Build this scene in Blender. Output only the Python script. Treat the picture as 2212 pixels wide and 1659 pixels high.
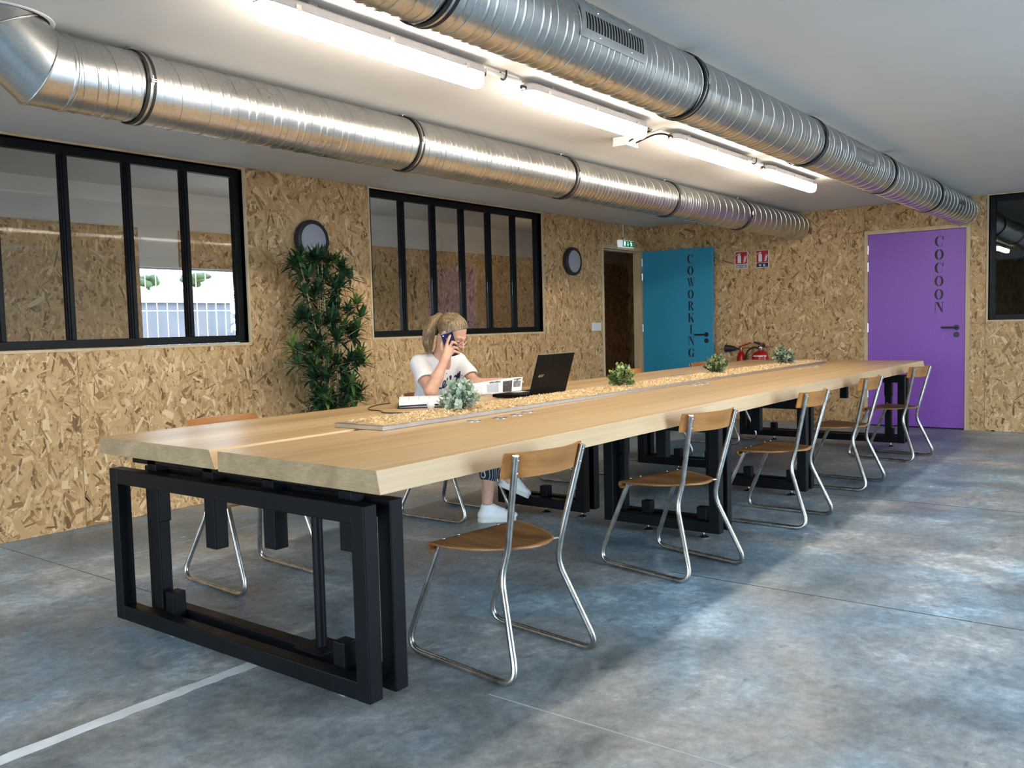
import bpy, bmesh, math, random
import numpy as np
from mathutils import Vector, Matrix
from mathutils.bvhtree import BVHTree

for _o in list(bpy.data.objects):
    bpy.data.objects.remove(_o, do_unlink=True)
SC = bpy.context.scene
C = SC.collection
PI = math.pi
rng = np.random.default_rng(7)
random.seed(7)

# ------------------------------------------------------------------ camera
CAM_F = Vector((0.7926, 0.6060, -0.0672))
CAM_R = Vector((0.6059, -0.7952, -0.0247))
CAM_U = Vector((0.0684, 0.0212, 0.9974))
cd = bpy.data.cameras.new('camera')
cam = bpy.data.objects.new('camera', cd)
C.objects.link(cam)
M = Matrix.Identity(4)
for i in range(3):
    M[i][0] = CAM_R[i]; M[i][1] = CAM_U[i]; M[i][2] = -CAM_F[i]
M[0][3], M[1][3], M[2][3] = 0.0, 0.0, 1.185
cam.matrix_world = M
cd.sensor_fit = 'HORIZONTAL'; cd.sensor_width = 36.0
cd.lens = 1898.07 / 2212.0 * 36.0
cd.clip_start = 0.05; cd.clip_end = 300
SC.camera = cam

# ------------------------------------------------------------------ world, exposure
w = bpy.data.worlds.new('overcast_sky'); SC.world = w
w.use_nodes = True
_bg = w.node_tree.nodes['Background']
_bg.inputs[0].default_value = (0.68, 0.85, 1.0, 1)
_bg.inputs[1].default_value = 11.0
SC.view_settings.view_transform = 'Standard'
SC.view_settings.look = 'None'
SC.view_settings.exposure = 0.33
SC.view_settings.gamma = 1.0
SC.view_settings.use_curve_mapping = False
LED_STRENGTH = 40.0
LED_COLOR = (1.0, 0.88, 0.73)

def portal(name, loc, rot, sx, sy):
    l = bpy.data.lights.new(name, 'AREA'); l.shape = 'RECTANGLE'
    l.size = sx; l.size_y = sy; l.cycles.is_portal = True
    o = bpy.data.objects.new(name, l); C.objects.link(o)
    o.location = loc; o.rotation_euler = rot
    return o

# room dimensions (metres): X runs along the table, Y towards the glazed left wall
YW, XW, H = 5.38, 9.884, 2.358
YR, XN = -1.75, -2.4            # right wall and wall behind the camera
WIN_R = [(2.7, 5.1), (8.85, 9.80)]   # glazed bays of the right wall
for a, b in WIN_R:
    portal('daylight_portal', ((a + b) / 2, YR - 0.12, 1.1), (PI / 2, 0, 0), b - a, 2.1)
portal('daylight_portal', (XN - 0.12, 0.85, 1.08), (0, -PI / 2, 0), 2.1, 2.7)
portal('daylight_portal', (XN - 0.12, 4.5, 1.08), (0, -PI / 2, 0), 2.1, 1.3)
portal('daylight_portal', (4.75, 6.85, 1.33), (-PI / 2, 0, 0), 1.8, 0.8)

# ------------------------------------------------------------------ helpers
class MB:
    def __init__(s): s.v = []; s.f = []; s.m = []
    def add(s, vs, fs, mi=0):
        o = len(s.v); s.v.extend([tuple(p) for p in vs])
        s.f.extend([tuple(o + i for i in q) for q in fs]); s.m.extend([mi] * len(fs))
        return s
    def box(s, x0, x1, y0, y1, z0, z1, T=None, mi=0):
        vs = [Vector((x, y, z)) for z in (z0, z1) for y in (y0, y1) for x in (x0, x1)]
        if T: vs = [T @ p for p in vs]
        return s.add(vs, [(0, 2, 3, 1), (4, 5, 7, 6), (0, 1, 5, 4), (2, 6, 7, 3), (0, 4, 6, 2), (1, 3, 7, 5)], mi)
    def tube(s, pts, r, n=8, closed=False, caps=True, mi=0):
        pts = [Vector(p) for p in pts]; k = len(pts)
        rs = r if isinstance(r, (list, tuple)) else [r] * k
        tang = []
        for i in range(k):
            if closed: t = pts[(i + 1) % k] - pts[i - 1]
            else: t = pts[min(i + 1, k - 1)] - pts[max(i - 1, 0)]
            tang.append(t.normalized() if t.length > 1e-9 else Vector((0, 0, 1)))
        up = Vector((0, 0, 1)) if abs(tang[0].z) < 0.9 else Vector((1, 0, 0))
        nrm = (up - tang[0] * up.dot(tang[0])).normalized()
        vs = []
        for i in range(k):
            nrm = nrm - tang[i] * nrm.dot(tang[i])
            if nrm.length < 1e-6: nrm = tang[i].orthogonal()
            nrm.normalize(); b = tang[i].cross(nrm)
            for j in range(n):
                a = 2 * PI * j / n
                vs.append(pts[i] + (nrm * math.cos(a) + b * math.sin(a)) * rs[i])
        fs = []
        for i in range(k if closed else k - 1):
            i2 = (i + 1) % k
            for j in range(n):
                fs.append((i * n + j, i * n + (j + 1) % n, i2 * n + (j + 1) % n, i2 * n + j))
        if caps and not closed:
            fs.append(tuple(range(n - 1, -1, -1))); fs.append(tuple((k - 1) * n + j for j in range(n)))
        return s.add(vs, fs, mi)
    def lathe(s, prof, n=24, T=None, mi=0, caps=True):
        vs = []; fs = []; k = len(prof)
        for (r, z) in prof:
            for j in range(n):
                a = 2 * PI * j / n
                p = Vector((r * math.cos(a), r * math.sin(a), z)); vs.append(T @ p if T else p)
        for i in range(k - 1):
            for j in range(n):
                fs.append((i * n + j, i * n + (j + 1) % n, (i + 1) * n + (j + 1) % n, (i + 1) * n + j))
        if caps:
            fs.append(tuple(range(n - 1, -1, -1))); fs.append(tuple((k - 1) * n + j for j in range(n)))
        return s.add(vs, fs, mi)
    def prism(s, poly, d0, d1, T, mi=0):
        n = len(poly)
        vs = [T @ Vector((x, y, d0)) for x, y in poly] + [T @ Vector((x, y, d1)) for x, y in poly]
        fs = [tuple(range(n - 1, -1, -1)), tuple(range(n, 2 * n))] + [(i, (i + 1) % n, n + (i + 1) % n, n + i) for i in range(n)]
        return s.add(vs, fs, mi)
    def ball(s, c, r, T=None, nu=12, nv=8, mi=0):
        vs = []; fs = []; rx, ry, rz = r if isinstance(r, (tuple, list)) else (r, r, r)
        for i in range(nv + 1):
            t = PI * i / nv
            for j in range(nu):
                a = 2 * PI * j / nu
                p = Vector((rx * math.sin(t) * math.cos(a), ry * math.sin(t) * math.sin(a), rz * math.cos(t)))
                vs.append(Vector(c) + (T @ p if T else p))
        for i in range(nv):
            for j in range(nu):
                fs.append((i * nu + j, (i + 1) * nu + j, (i + 1) * nu + (j + 1) % nu, i * nu + (j + 1) % nu))
        return s.add(vs, fs, mi)
    def build(s, name, mat, parent=None, smooth=None, bevel=0.0, seg=2):
        me = bpy.data.meshes.new(name)
        off = root_offset(parent)
        me.from_pydata([(p[0] - off[0], p[1] - off[1], p[2] - off[2]) for p in s.v], [], s.f)
        mats = mat if isinstance(mat, (list, tuple)) else [mat]
        for m_ in mats: me.materials.append(m_)
        if len(mats) > 1: me.polygons.foreach_set('material_index', s.m)
        if smooth is not None:
            me.polygons.foreach_set('use_smooth', [True] * len(me.polygons))
            me.set_sharp_from_angle(angle=math.radians(smooth))
        me.update()
        return link(name, me, parent, bevel, seg)

def link(name, me, parent=None, bevel=0.0, seg=2):
    o = bpy.data.objects.new(name, me); C.objects.link(o)
    if parent is not None: o.parent = parent
    if bevel:
        b = o.modifiers.new('bevel', 'BEVEL'); b.width = bevel; b.segments = seg; b.limit_method = 'ANGLE'
        b.angle_limit = math.radians(35)
    return o

def root_offset(p):
    off = Vector((0, 0, 0))
    while p is not None:
        off += p.location; p = p.parent
    return off

def tag(o, label=None, cat=None, group=None, kind=None):
    if label: o['label'] = label
    if cat: o['category'] = cat
    if group: o['group'] = group
    if kind: o['kind'] = kind
    return o

def thing(name, label, cat, loc=(0, 0, 0), group=None, kind=None):
    o = bpy.data.objects.new(name, None); C.objects.link(o)
    o.empty_display_size = 0.1; o.location = loc
    return tag(o, label, cat, group, kind)

def copy_tree(o, parent=None):
    c = o.copy(); C.objects.link(c)
    if parent is not None: c.parent = parent
    for ch in list(o.children): copy_tree(ch, c)
    return c

def fillet(pts, rad, n=6):
    pts = [Vector(p) for p in pts]; out = [pts[0]]
    for i in range(1, len(pts) - 1):
        r = rad[i - 1] if isinstance(rad, (list, tuple)) else rad
        a = (pts[i - 1] - pts[i]); b = (pts[i + 1] - pts[i]); la, lb = a.length, b.length
        a.normalize(); b.normalize(); ang = a.angle(b)
        d = min(r / max(math.tan(ang / 2), 1e-3), la * 0.49, lb * 0.49)
        p0, p1 = pts[i] + a * d, pts[i] + b * d
        for k in range(n + 1):
            t = k / n
            out.append(p0 * (1 - t) ** 2 + pts[i] * 2 * t * (1 - t) + p1 * t * t)
    out.append(pts[-1]); return out

def frame(o, x, y):
    x = Vector(x).normalized(); y = Vector(y); y = (y - x * y.dot(x)).normalized(); z = x.cross(y)
    T = Matrix.Identity(4)
    for i in range(3): T[i][0], T[i][1], T[i][2], T[i][3] = x[i], y[i], z[i], o[i]
    return T

# ------------------------------------------------------------------ materials
class NT:
    def __init__(s, name):
        s.m = bpy.data.materials.new(name); s.m.use_nodes = True
        s.t = s.m.node_tree; s.b = s.t.nodes['Principled BSDF']; s.out = s.t.nodes['Material Output']
    def n(s, ty, **kw):
        nd = s.t.nodes.new(ty)
        for k, v in kw.items():
            if isinstance(k, str) and hasattr(nd, k): setattr(nd, k, v)
        return nd
    def l(s, a, b): s.t.links.new(a, b)
    def val(s, sock, v):
        if hasattr(v, 'is_output'): s.l(v, sock)
        else: sock.default_value = v
    def coord(s, kind='Object'): return s.n('ShaderNodeTexCoord').outputs[kind]
    def mapping(s, vec, scale=(1, 1, 1), loc=(0, 0, 0), rot=(0, 0, 0)):
        m = s.n('ShaderNodeMapping'); s.l(vec, m.inputs[0])
        m.inputs['Location'].default_value = loc; m.inputs['Rotation'].default_value = rot; m.inputs['Scale'].default_value = scale
        return m.outputs[0]
    def noise(s, vec, scale=5, detail=4, rough=0.5, dist=0.0, out=0):
        n = s.n('ShaderNodeTexNoise'); s.l(vec, n.inputs['Vector'])
        n.inputs['Scale'].default_value = scale; n.inputs['Detail'].default_value = detail
        n.inputs['Roughness'].default_value = rough; n.inputs['Distortion'].default_value = dist
        return n.outputs[out]
    def ramp(s, fac, stops, interp='LINEAR'):
        r = s.n('ShaderNodeValToRGB'); s.val(r.inputs[0], fac); cr = r.color_ramp; cr.interpolation = interp
        while len(cr.elements) < len(stops): cr.elements.new(0.5)
        for e, (p, c) in zip(cr.elements, stops):
            e.position = p; e.color = (c, c, c, 1) if isinstance(c, (int, float)) else (*c, 1)
        return r.outputs[0]
    def mix(s, fac, a, b, mode='MIX'):
        m = s.n('ShaderNodeMix'); m.data_type = 'RGBA'; m.blend_type = mode
        s.val(m.inputs[0], fac)
        for sock, v in ((m.inputs[6], a), (m.inputs[7], b)):
            if hasattr(v, 'is_output'): s.l(v, sock)
            else: sock.default_value = (*v, 1)
        return m.outputs[2]
    def math(s, op, a, b=0.0, clamp=False):
        m = s.n('ShaderNodeMath'); m.operation = op; m.use_clamp = clamp
        s.val(m.inputs[0], a); s.val(m.inputs[1], b); return m.outputs[0]
    def set(s, **kw):
        names = dict(col='Base Color', rough='Roughness', metal='Metallic', spec='Specular IOR Level', coat='Coat Weight', coatr='Coat Roughness',
                     sss='Subsurface Weight', emis='Emission Color', estr='Emission Strength', alpha='Alpha', sheen='Sheen Weight', trans='Transmission Weight')
        for k, v in kw.items():
            sock = s.b.inputs[names[k]]
            if hasattr(v, 'is_output'): s.l(v, sock)
            elif isinstance(v, tuple): sock.default_value = (*v, 1)
            else: sock.default_value = v
        return s
    def bump(s, h, strength=0.3, dist=0.01):
        b = s.n('ShaderNodeBump'); b.inputs['Strength'].default_value = strength; b.inputs['Distance'].default_value = dist
        s.l(h, b.inputs['Height']); s.l(b.outputs[0], s.b.inputs['Normal']); return s

def plain(name, col, rough=0.5, metal=0.0, var=0.08, scale=30, **kw):
    t = NT(name); n = t.noise(t.coord(), scale, 3)
    lo = tuple(max(0, c * (1 - var)) for c in col); hi = tuple(min(1, c * (1 + var)) for c in col)
    t.set(col=t.ramp(n, [(0.3, lo), (0.7, hi)]), metal=metal, **kw)
    t.set(rough=t.ramp(t.noise(t.coord(), scale * 0.6, 3), [(0.3, max(0, rough - 0.05)), (0.7, min(1, rough + 0.05))]))
    return t.m

def mat_wood(name, dark, mid, light, axis='X', rough=0.4, scale=1.0, coat=0.0):
    t = NT(name); co = t.coord()
    k = {'X': (0.35, 5, 5), 'Y': (5, 0.35, 5), 'Z': (5, 5, 0.35)}[axis]
    k2 = {'X': (1.2, 60, 60), 'Y': (60, 1.2, 60), 'Z': (60, 60, 1.2)}[axis]
    a = t.noise(t.mapping(co, tuple(c * scale for c in k)), 1.6, 5, 0.6, 0.8)
    b = t.noise(t.mapping(co, tuple(c * scale for c in k2)), 1.5, 3, 0.6)
    f = t.math('ADD', t.math('MULTIPLY', a, 0.75), t.math('MULTIPLY', b, 0.25))
    t.set(col=t.ramp(f, [(0.34, dark), (0.5, mid), (0.66, light)]), rough=rough, coat=coat, coatr=0.25)
    t.bump(b, 0.08, 0.002)
    return t.m

def mat_osb(name='osb_strand'):
    t = NT(name)
    at = t.n('ShaderNodeAttribute'); at.attribute_name = 'tone'
    uv = t.n('ShaderNodeUVMap'); uv.uv_map = 'grain'
    g = t.noise(t.mapping(uv.outputs[0], (9, 170, 1)), 1.0, 3, 0.6)
    f = t.math('ADD', at.outputs['Fac'], t.math('MULTIPLY', t.math('SUBTRACT', g, 0.5), 0.42), clamp=True)
    t.set(col=t.ramp(f, [(0.0, (0.185, 0.098, 0.042)), (0.13, (0.335, 0.192, 0.080)), (0.42, (0.530, 0.332, 0.150)),
                         (0.75, (0.665, 0.448, 0.225)), (1.0, (0.82, 0.615, 0.37))]), rough=0.62, spec=0.3)
    return t.m
M_OSB = mat_osb()
def mat_osb_base():
    t = NT('osb_panel_core'); co = t.coord()
    v = t.n('ShaderNodeTexVoronoi'); v.inputs['Scale'].default_value = 22
    t.l(t.mapping(co, (1, 1, 0.35)), v.inputs['Vector'])
    t.set(col=t.ramp(v.outputs['Color'], [(0.1, (0.24, 0.14, 0.062)), (0.5, (0.42, 0.275, 0.135)), (0.9, (0.56, 0.395, 0.215))]), rough=0.7)
    return t.m
M_OSBC = mat_osb_base()

def mat_concrete():
    t = NT('polished_concrete'); co = t.coord()
    big = t.noise(co, 0.75, 6, 0.62, 0.8)
    mid = t.noise(t.mapping(co, (1.3, 1.0, 1)), 2.1, 8, 0.66, 0.35)
    fine = t.noise(co, 22, 7, 0.75, 0.1)
    f = t.math('ADD', t.math('ADD', t.math('MULTIPLY', big, 0.36), t.math('MULTIPLY', mid, 0.36)), t.math('MULTIPLY', fine, 0.28))
    base = t.ramp(f, [(0.39, (0.105, 0.128, 0.148)), (0.46, (0.190, 0.222, 0.245)), (0.53, (0.310, 0.345, 0.368)), (0.61, (0.60, 0.64, 0.66))])
    warm = t.ramp(t.noise(t.mapping(co, loc=(3, 9, 0)), 0.7, 4, 0.6, 0.5), [(0.42, 0.0), (0.62, 1.0)])
    base = t.mix(t.math('MULTIPLY', warm, 0.7), base, (1.0, 0.88, 0.78), 'MULTIPLY')
    blue = t.ramp(t.noise(t.mapping(co, loc=(-5, 2, 0)), 0.9, 5, 0.6, 0.8), [(0.44, 0.0), (0.58, 1.0)])
    base = t.mix(t.math('MULTIPLY', blue, 0.8), base, (0.70, 0.96, 1.16), 'MULTIPLY')
    # dark blotches and pale paint spots
    spot = t.ramp(t.noise(t.mapping(co, (1, 1.8, 1), loc=(1, 4, 0)), 7, 5, 0.65, 0.7), [(0.60, 0.0), (0.70, 1.0)])
    base = t.mix(t.math('MULTIPLY', spot, 0.55), base, (0.07, 0.075, 0.085))
    v = t.n('ShaderNodeTexVoronoi'); v.inputs['Scale'].default_value = 3.4
    t.l(t.mix(0.07, co, t.noise(co, 9, 3, 0.6, 0, 1)), v.inputs['Vector'])
    pale = t.ramp(v.outputs['Distance'], [(0.035, 1.0), (0.055, 0.0)])
    keep = t.ramp(t.noise(co, 2.1, 2), [(0.5, 0.0), (0.56, 1.0)])
    base = t.mix(t.math('MULTIPLY', t.math('MULTIPLY', pale, keep), 0.75), base, (0.62, 0.63, 0.64))
    t.set(col=base, spec=0.5, rough=t.ramp(mid, [(0.35, 0.30), (0.65, 0.52)]))
    t.bump(fine, 0.05, 0.003)
    return t.m

def mat_glass(tint=(0.96, 0.96, 0.95), base=0.07, rough=0.0, name='window_glass'):
    t = NT(name); t.t.nodes.remove(t.b)
    tr = t.n('ShaderNodeBsdfTransparent'); tr.inputs[0].default_value = (*tint, 1)
    gl = t.n('ShaderNodeBsdfGlossy'); gl.inputs['Roughness'].default_value = rough
    lw = t.n('ShaderNodeLayerWeight'); lw.inputs[0].default_value = 0.5
    p5 = t.math('POWER', lw.outputs['Facing'], 4.0)
    fac = t.math('ADD', t.math('MULTIPLY', p5, 1 - base), base, clamp=True)
    mx = t.n('ShaderNodeMixShader'); t.l(fac, mx.inputs[0]); t.l(tr.outputs[0], mx.inputs[1]); t.l(gl.outputs[0], mx.inputs[2])
    t.l(mx.outputs[0], t.out.inputs[0]); return t.m

def mat_emit(name, col, strength, base=(0.9, 0.9, 0.9)):
    t = NT(name); t.set(col=base, rough=0.4, emis=col, estr=strength); return t.m

def mat_galv():
    t = NT('galvanised_steel'); co = t.coord()
    v = t.n('ShaderNodeTexVoronoi'); v.inputs['Scale'].default_value = 130; t.l(co, v.inputs['Vector'])
    sc = t.n('ShaderNodeSeparateColor'); t.l(v.outputs['Color'], sc.inputs[0])
    n = t.noise(co, 5, 4)
    f = t.math('ADD', t.math('MULTIPLY', sc.outputs[0], 0.25), t.math('MULTIPLY', n, 0.75))
    t.set(col=t.ramp(f, [(0.3, (0.50, 0.505, 0.50)), (0.7, (0.60, 0.605, 0.60))]), metal=1.0, rough=t.ramp(n, [(0.3, 0.27), (0.7, 0.33)]))
    return t.m

M_CONC = mat_concrete()
M_CEIL = plain('ceiling_paint', (0.64, 0.63, 0.615), 0.9, var=0.02, scale=3)
M_WHITE = plain('white_plaster', (0.72, 0.70, 0.67), 0.85, var=0.03, scale=4)
M_PINE = mat_wood('pale_pine', (0.50, 0.36, 0.20), (0.62, 0.47, 0.29), (0.70, 0.55, 0.36), 'Z', 0.55)
M_BLACKM = plain('black_powder_coat', (0.0032, 0.0042, 0.0058), 0.42, var=0.15, scale=14, spec=0.17)
M_FRAME = plain('black_window_steel', (0.004, 0.0048, 0.006), 0.45, var=0.1, spec=0.2)
M_GALV = mat_galv()
M_CHROME = plain('worn_nickel_tube', (0.50, 0.49, 0.47), 0.27, metal=1.0, var=0.25, scale=18)
M_CHROMEB = plain('bright_chrome', (0.78, 0.78, 0.78), 0.25, metal=1.0, var=0.05)
M_ALU = plain('brushed_aluminium', (0.62, 0.62, 0.61), 0.33, metal=1.0, var=0.06)
M_RUBBER = plain('black_rubber', (0.012, 0.012, 0.012), 0.6, var=0.1)
M_BLACKP = plain('black_plastic', (0.012, 0.012, 0.014), 0.38, var=0.1)
M_WHITEP = plain('white_plastic', (0.80, 0.80, 0.80), 0.4, var=0.02)
M_GREYP = plain('grey_housing', (0.50, 0.48, 0.50), 0.5, var=0.04)
M_GLASS = mat_glass()
M_DGLASS = mat_glass((0.55, 0.56, 0.55), 0.07, name='dark_tinted_glass')
M_PRINTK = plain('dark_lettering', (0.012, 0.010, 0.014), 0.55, var=0.1)

# ================================================================== ROOM SHELL
def rects_minus(u0, u1, v0, v1, holes):
    us = sorted({u0, u1, *[h[0] for h in holes], *[h[1] for h in holes]}); us = [u for u in us if u0 <= u <= u1]
    out = []
    for a, b in zip(us, us[1:]):
        m = (a + b) / 2; hs = sorted([(h[2], h[3]) for h in holes if h[0] < m < h[1]]); z = v0
        for c, d in hs:
            if c > z: out.append((a, b, z, c))
            z = max(z, d)
        if z < v1: out.append((a, b, z, v1))
    return out

def strand_mesh(name, rects, to_world, normal_sign, parent, density=2500):
    """wafer strands of the board: thousands of thin flakes, each a six-sided chip cut at the board's edge"""
    V = []; UV = []; TN = []
    for (u0, u1, v0, v1) in rects:
        n = int((u1 - u0 + 0.06) * (v1 - v0 + 0.06) * density)
        if n < 3: continue
        cu = rng.uniform(u0 - 0.03, u1 + 0.03, n); cv = rng.uniform(v0 - 0.03, v1 + 0.03, n)
        L = np.clip(rng.lognormal(math.log(0.096), 0.45, n), 0.022, 0.19)
        W = np.clip(rng.lognormal(math.log(0.0172), 0.58, n), 0.003, 0.05)
        ang = rng.normal(PI / 2, 0.62, n); wide = rng.random(n) < 0.25
        ang[wide] = rng.uniform(0, PI, wide.sum())
        j = rng.uniform(0.55, 1.0, (n, 6))
        sk = rng.uniform(-0.35, 0.35, (n, 2))
        a = np.stack([-L / 2 * j[:, 0], -L / 2 * (0.6 + 0.3 * sk[:, 0]), L / 2 * (0.6 + 0.3 * sk[:, 1]), L / 2 * j[:, 1], L / 2 * (0.65 - 0.3 * sk[:, 0]), -L / 2 * (0.65 - 0.3 * sk[:, 1])], 1)
        b = np.stack([W * 0.2 * sk[:, 0], -W / 2 * j[:, 2], -W / 2 * j[:, 3], W * 0.3 * sk[:, 1], W / 2 * j[:, 4], W / 2 * j[:, 5]], 1)
        cu2 = cu[:, None] + a * np.cos(ang)[:, None] - b * np.sin(ang)[:, None]
        cv2 = cv[:, None] + a * np.sin(ang)[:, None] + b * np.cos(ang)[:, None]
        cu2 = np.clip(cu2, u0, u1); cv2 = np.clip(cv2, v0, v1)
        d = rng.uniform(0.0002, 0.0020, n)
        V.append(np.stack([cu2, cv2, np.repeat(d[:, None], 6, 1)], 2).reshape(-1, 3))
        off = rng.uniform(0, 50, (n, 1, 2))
        UV.append((np.stack([a, b], 2) + off).reshape(-1, 2))
        r = rng.random(n); tn = np.clip(rng.normal(0.55, 0.145, n), 0.1, 1.0)
        tn[r < 0.12] = rng.uniform(0.0, 0.22, (r < 0.12).sum()); tn[r > 0.90] = rng.uniform(0.8, 1.0, (r > 0.90).sum())
        TN.append(tn)
    V = np.concatenate(V); UV = np.concatenate(UV); TN = np.concatenate(TN); n = len(TN)
    P = to_world(V[:, 0], V[:, 1], V[:, 2]); off = root_offset(parent); P = P - np.array(off)
    me = bpy.data.meshes.new(name)
    me.vertices.add(n * 6); me.vertices.foreach_set('co', P.astype(np.float32).ravel())
    me.loops.add(n * 6); idx = np.arange(n * 6).reshape(n, 6)
    if normal_sign < 0: idx = idx[:, ::-1]
    me.loops.foreach_set('vertex_index', idx.astype(np.int32).ravel())
    me.polygons.add(n); me.polygons.foreach_set('loop_start', np.arange(0, n * 6, 6, dtype=np.int32))
    me.polygons.foreach_set('loop_total', np.full(n, 6, dtype=np.int32))
    uvl = me.uv_layers.new(name='grain'); uvl.data.foreach_set('uv', UV[idx.ravel()].astype(np.float32).ravel())
    at = me.attributes.new('tone', 'FLOAT', 'FACE'); at.data.foreach_set('value', TN.astype(np.float32))
    me.materials.append(M_OSB); me.update(calc_edges=True)
    o = link(name, me, parent); o['kind'] = 'stuff'
    return o

def osb_wall(parent, rects, to_world, sign, dens=2500, far=None):
    g = 0.0012; rs = []
    for (a, b, c, d) in rects:
        m = MB(); q = []
        for t in (0.0, 0.011):
            for u, v in ((a + g, c + g), (b - g, c + g), (b - g, d - g), (a + g, d - g)):
                p = to_world(np.array([u]), np.array([v]), np.array([-t]))[0]; q.append(tuple(p))
        m.add(q, [(0, 1, 2, 3), (7, 6, 5, 4), (0, 4, 5, 1), (1, 5, 6, 2), (2, 6, 7, 3), (3, 7, 4, 0)])
        o = m.build('osb_panel', M_OSBC, parent)
        bm = bmesh.new(); bm.from_mesh(o.data); bmesh.ops.recalc_face_normals(bm, faces=bm.faces); bm.to_mesh(o.data); bm.free()
        if far is None or b > far: rs.append((max(a, far) + g if far else a + g, b - g, c + g, d - g))
    strand_mesh('osb_strands', rs, to_world, sign, parent, dens)

# floor -------------------------------------------------------------
m = MB(); m.box(XN - 0.3, 15.2, YR - 0.3, 7.0, -0.12, 0.0)
floor = m.build('floor', M_CONC); tag(floor, 'stained grey-blue polished concrete floor', None, None, 'structure')
m = MB()
M_LINE = plain('worn_white_paint', (0.72, 0.74, 0.76), 0.55, var=0.12, scale=9)
rr = random.Random(3); prev = None; up = []; lo = []
for i in range(40):
    x = 0.2 + i * (1.66 / 39); up.append((x, 2.642 + rr.uniform(-0.004, 0.004))); lo.append((x, 2.588 + rr.uniform(-0.004, 0.004)))
m.prism(lo + up[::-1], 0.0002, 0.0008, Matrix.Identity(4)); m.build('painted_line', M_LINE, floor)
M_JOINT = plain('dark_joint_filler', (0.055, 0.06, 0.066), 0.7, var=0.1)
M_JOINTL = plain('pale_joint_filler', (0.40, 0.42, 0.43), 0.7, var=0.1)
for (x0, x1, y0, y1, mt) in ((3.690, 3.696, -1.7, 1.9, M_JOINT), (2.128, 2.132, -1.7, 1.75, M_JOINTL), (2.128, 2.132, 2.9, 5.37, M_JOINT),
                             (5.9, 5.905, -1.7, 2.0, M_JOINT), (-1.5, 9.8, 0.148, 0.152, M_JOINT), (0.2, 5.2, 4.498, 4.502, M_JOINTL)):
    m = MB(); m.box(x0, x1, y0, y1, -0.002, 0.0006); m.build('floor_joint', mt, floor)

# ceiling with the round opening of the duct ---------------------------
HOLE = (1.497, 3.502, 0.187)
m = MB(); n = 48
ring = [(HOLE[0] + HOLE[2] * math.cos(2 * PI * i / n), HOLE[1] + HOLE[2] * math.sin(2 * PI * i / n)) for i in range(n)]
cx0, cx1, cy0, cy1 = HOLE[0] - 0.4, HOLE[0] + 0.4, HOLE[1] - 0.4, HOLE[1] + 0.4
sq = []
for i in range(n):
    c, s_ = math.cos(2 * PI * i / n), math.sin(2 * PI * i / n); k = 0.4 / max(abs(c), abs(s_)); sq.append((HOLE[0] + c * k, HOLE[1] + s_ * k))
vs = [(x, y, H) for x, y in ring] + [(x, y, H) for x, y in sq] + [(x, y, H + 0.5) for x, y in ring]
fs = [(i, (i + 1) % n, n + (i + 1) % n, n + i) for i in range(n)] + [(i, 2 * n + i, 2 * n + (i + 1) % n, (i + 1) % n) for i in range(n)] + [tuple(2 * n + i for i in range(n))]
m.add(vs, fs)
for (a, b, c, d) in rects_minus(XN - 0.3, 15.2, YR - 0.3, 7.0, [(cx0, cx1, cy0, cy1)]):
    m.add([(a, c, H), (b, c, H), (b, d, H), (a, d, H), (a, c, H + 0.6), (b, c, H + 0.6), (b, d, H + 0.6), (a, d, H + 0.6)], [(3, 2, 1, 0), (4, 5, 6, 7), (0, 1, 5, 4), (2, 3, 7, 6), (1, 2, 6, 5), (3, 0, 4, 7)])
ceiling = m.build('ceiling', M_CEIL); tag(ceiling, 'white painted plaster ceiling', None, None, 'structure')

# left wall -------------------------------------------------------------
W1 = (1.41, 3.92, 1.105, 2.343); W2 = (5.15, 7.62, 1.105, 2.343); DL = (8.80, 9.812, 0.0, 2.092)
m = MB()
for (a, b, c, d) in rects_minus(XN, XW + 0.13, 0, H, [W1, W2, DL]): m.box(a, b, YW + 0.012, YW + 0.12, c, d)
wall_left = m.build('wall_left', M_WHITE); tag(wall_left, 'left wall clad in oriented strand board', None, None, 'structure')
lw_world = lambda u, v, d: np.stack([u, YW - d, v], 1)
LP = [(XN, -1.15, 0, H), (-1.15, 0.10, 0, H), (0.10, 1.41, 0, H), (1.41, 2.66, 0, 1.105), (2.66, 3.92, 0, 1.105), (3.92, 5.15, 0, H),
      (5.15, 6.39, 0, 1.105), (6.39, 7.62, 0, 1.105), (7.62, 8.80, 0, H), (8.80, 9.812, 2.092, H), (9.812, XW, 0, H), (1.41, 3.92, 2.343, H), (5.15, 7.62, 2.343, H)]
osb_wall(wall_left, LP, lw_world, +1, 2700, far=0.9)

# far wall ----------------------------------------------------------------
DF = (1.716, 2.742, 0.0, 2.088); WF = (-1.2, 1.555, 1.115, 2.345)
m = MB()
for (a, b, c, d) in rects_minus(YR, YW + 0.02, 0, H, [DF, WF]): m.box(XW + 0.012, XW + 0.12, a, b, c, d)
wall_far = m.build('wall_far', M_WHITE); tag(wall_far, 'far wall clad in oriented strand board', None, None, 'structure')
fw_world = lambda u, v, d: np.stack([XW - d, u, v], 1)
FP = [(3.99, YW, 0, H), (2.742, 3.99, 0, H), (1.716, 2.742, 2.088, H), (1.575, 1.716, 0, H), (0.33, 1.575, 0, 1.115), (-1.2, 0.33, 0, 1.115), (YR, -1.2, 0, H), (-1.2, 1.575, 2.345, H), (1.555, 1.575, 1.115, 2.345)]
osb_wall(wall_far, FP, fw_world, -1, 2700)

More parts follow.
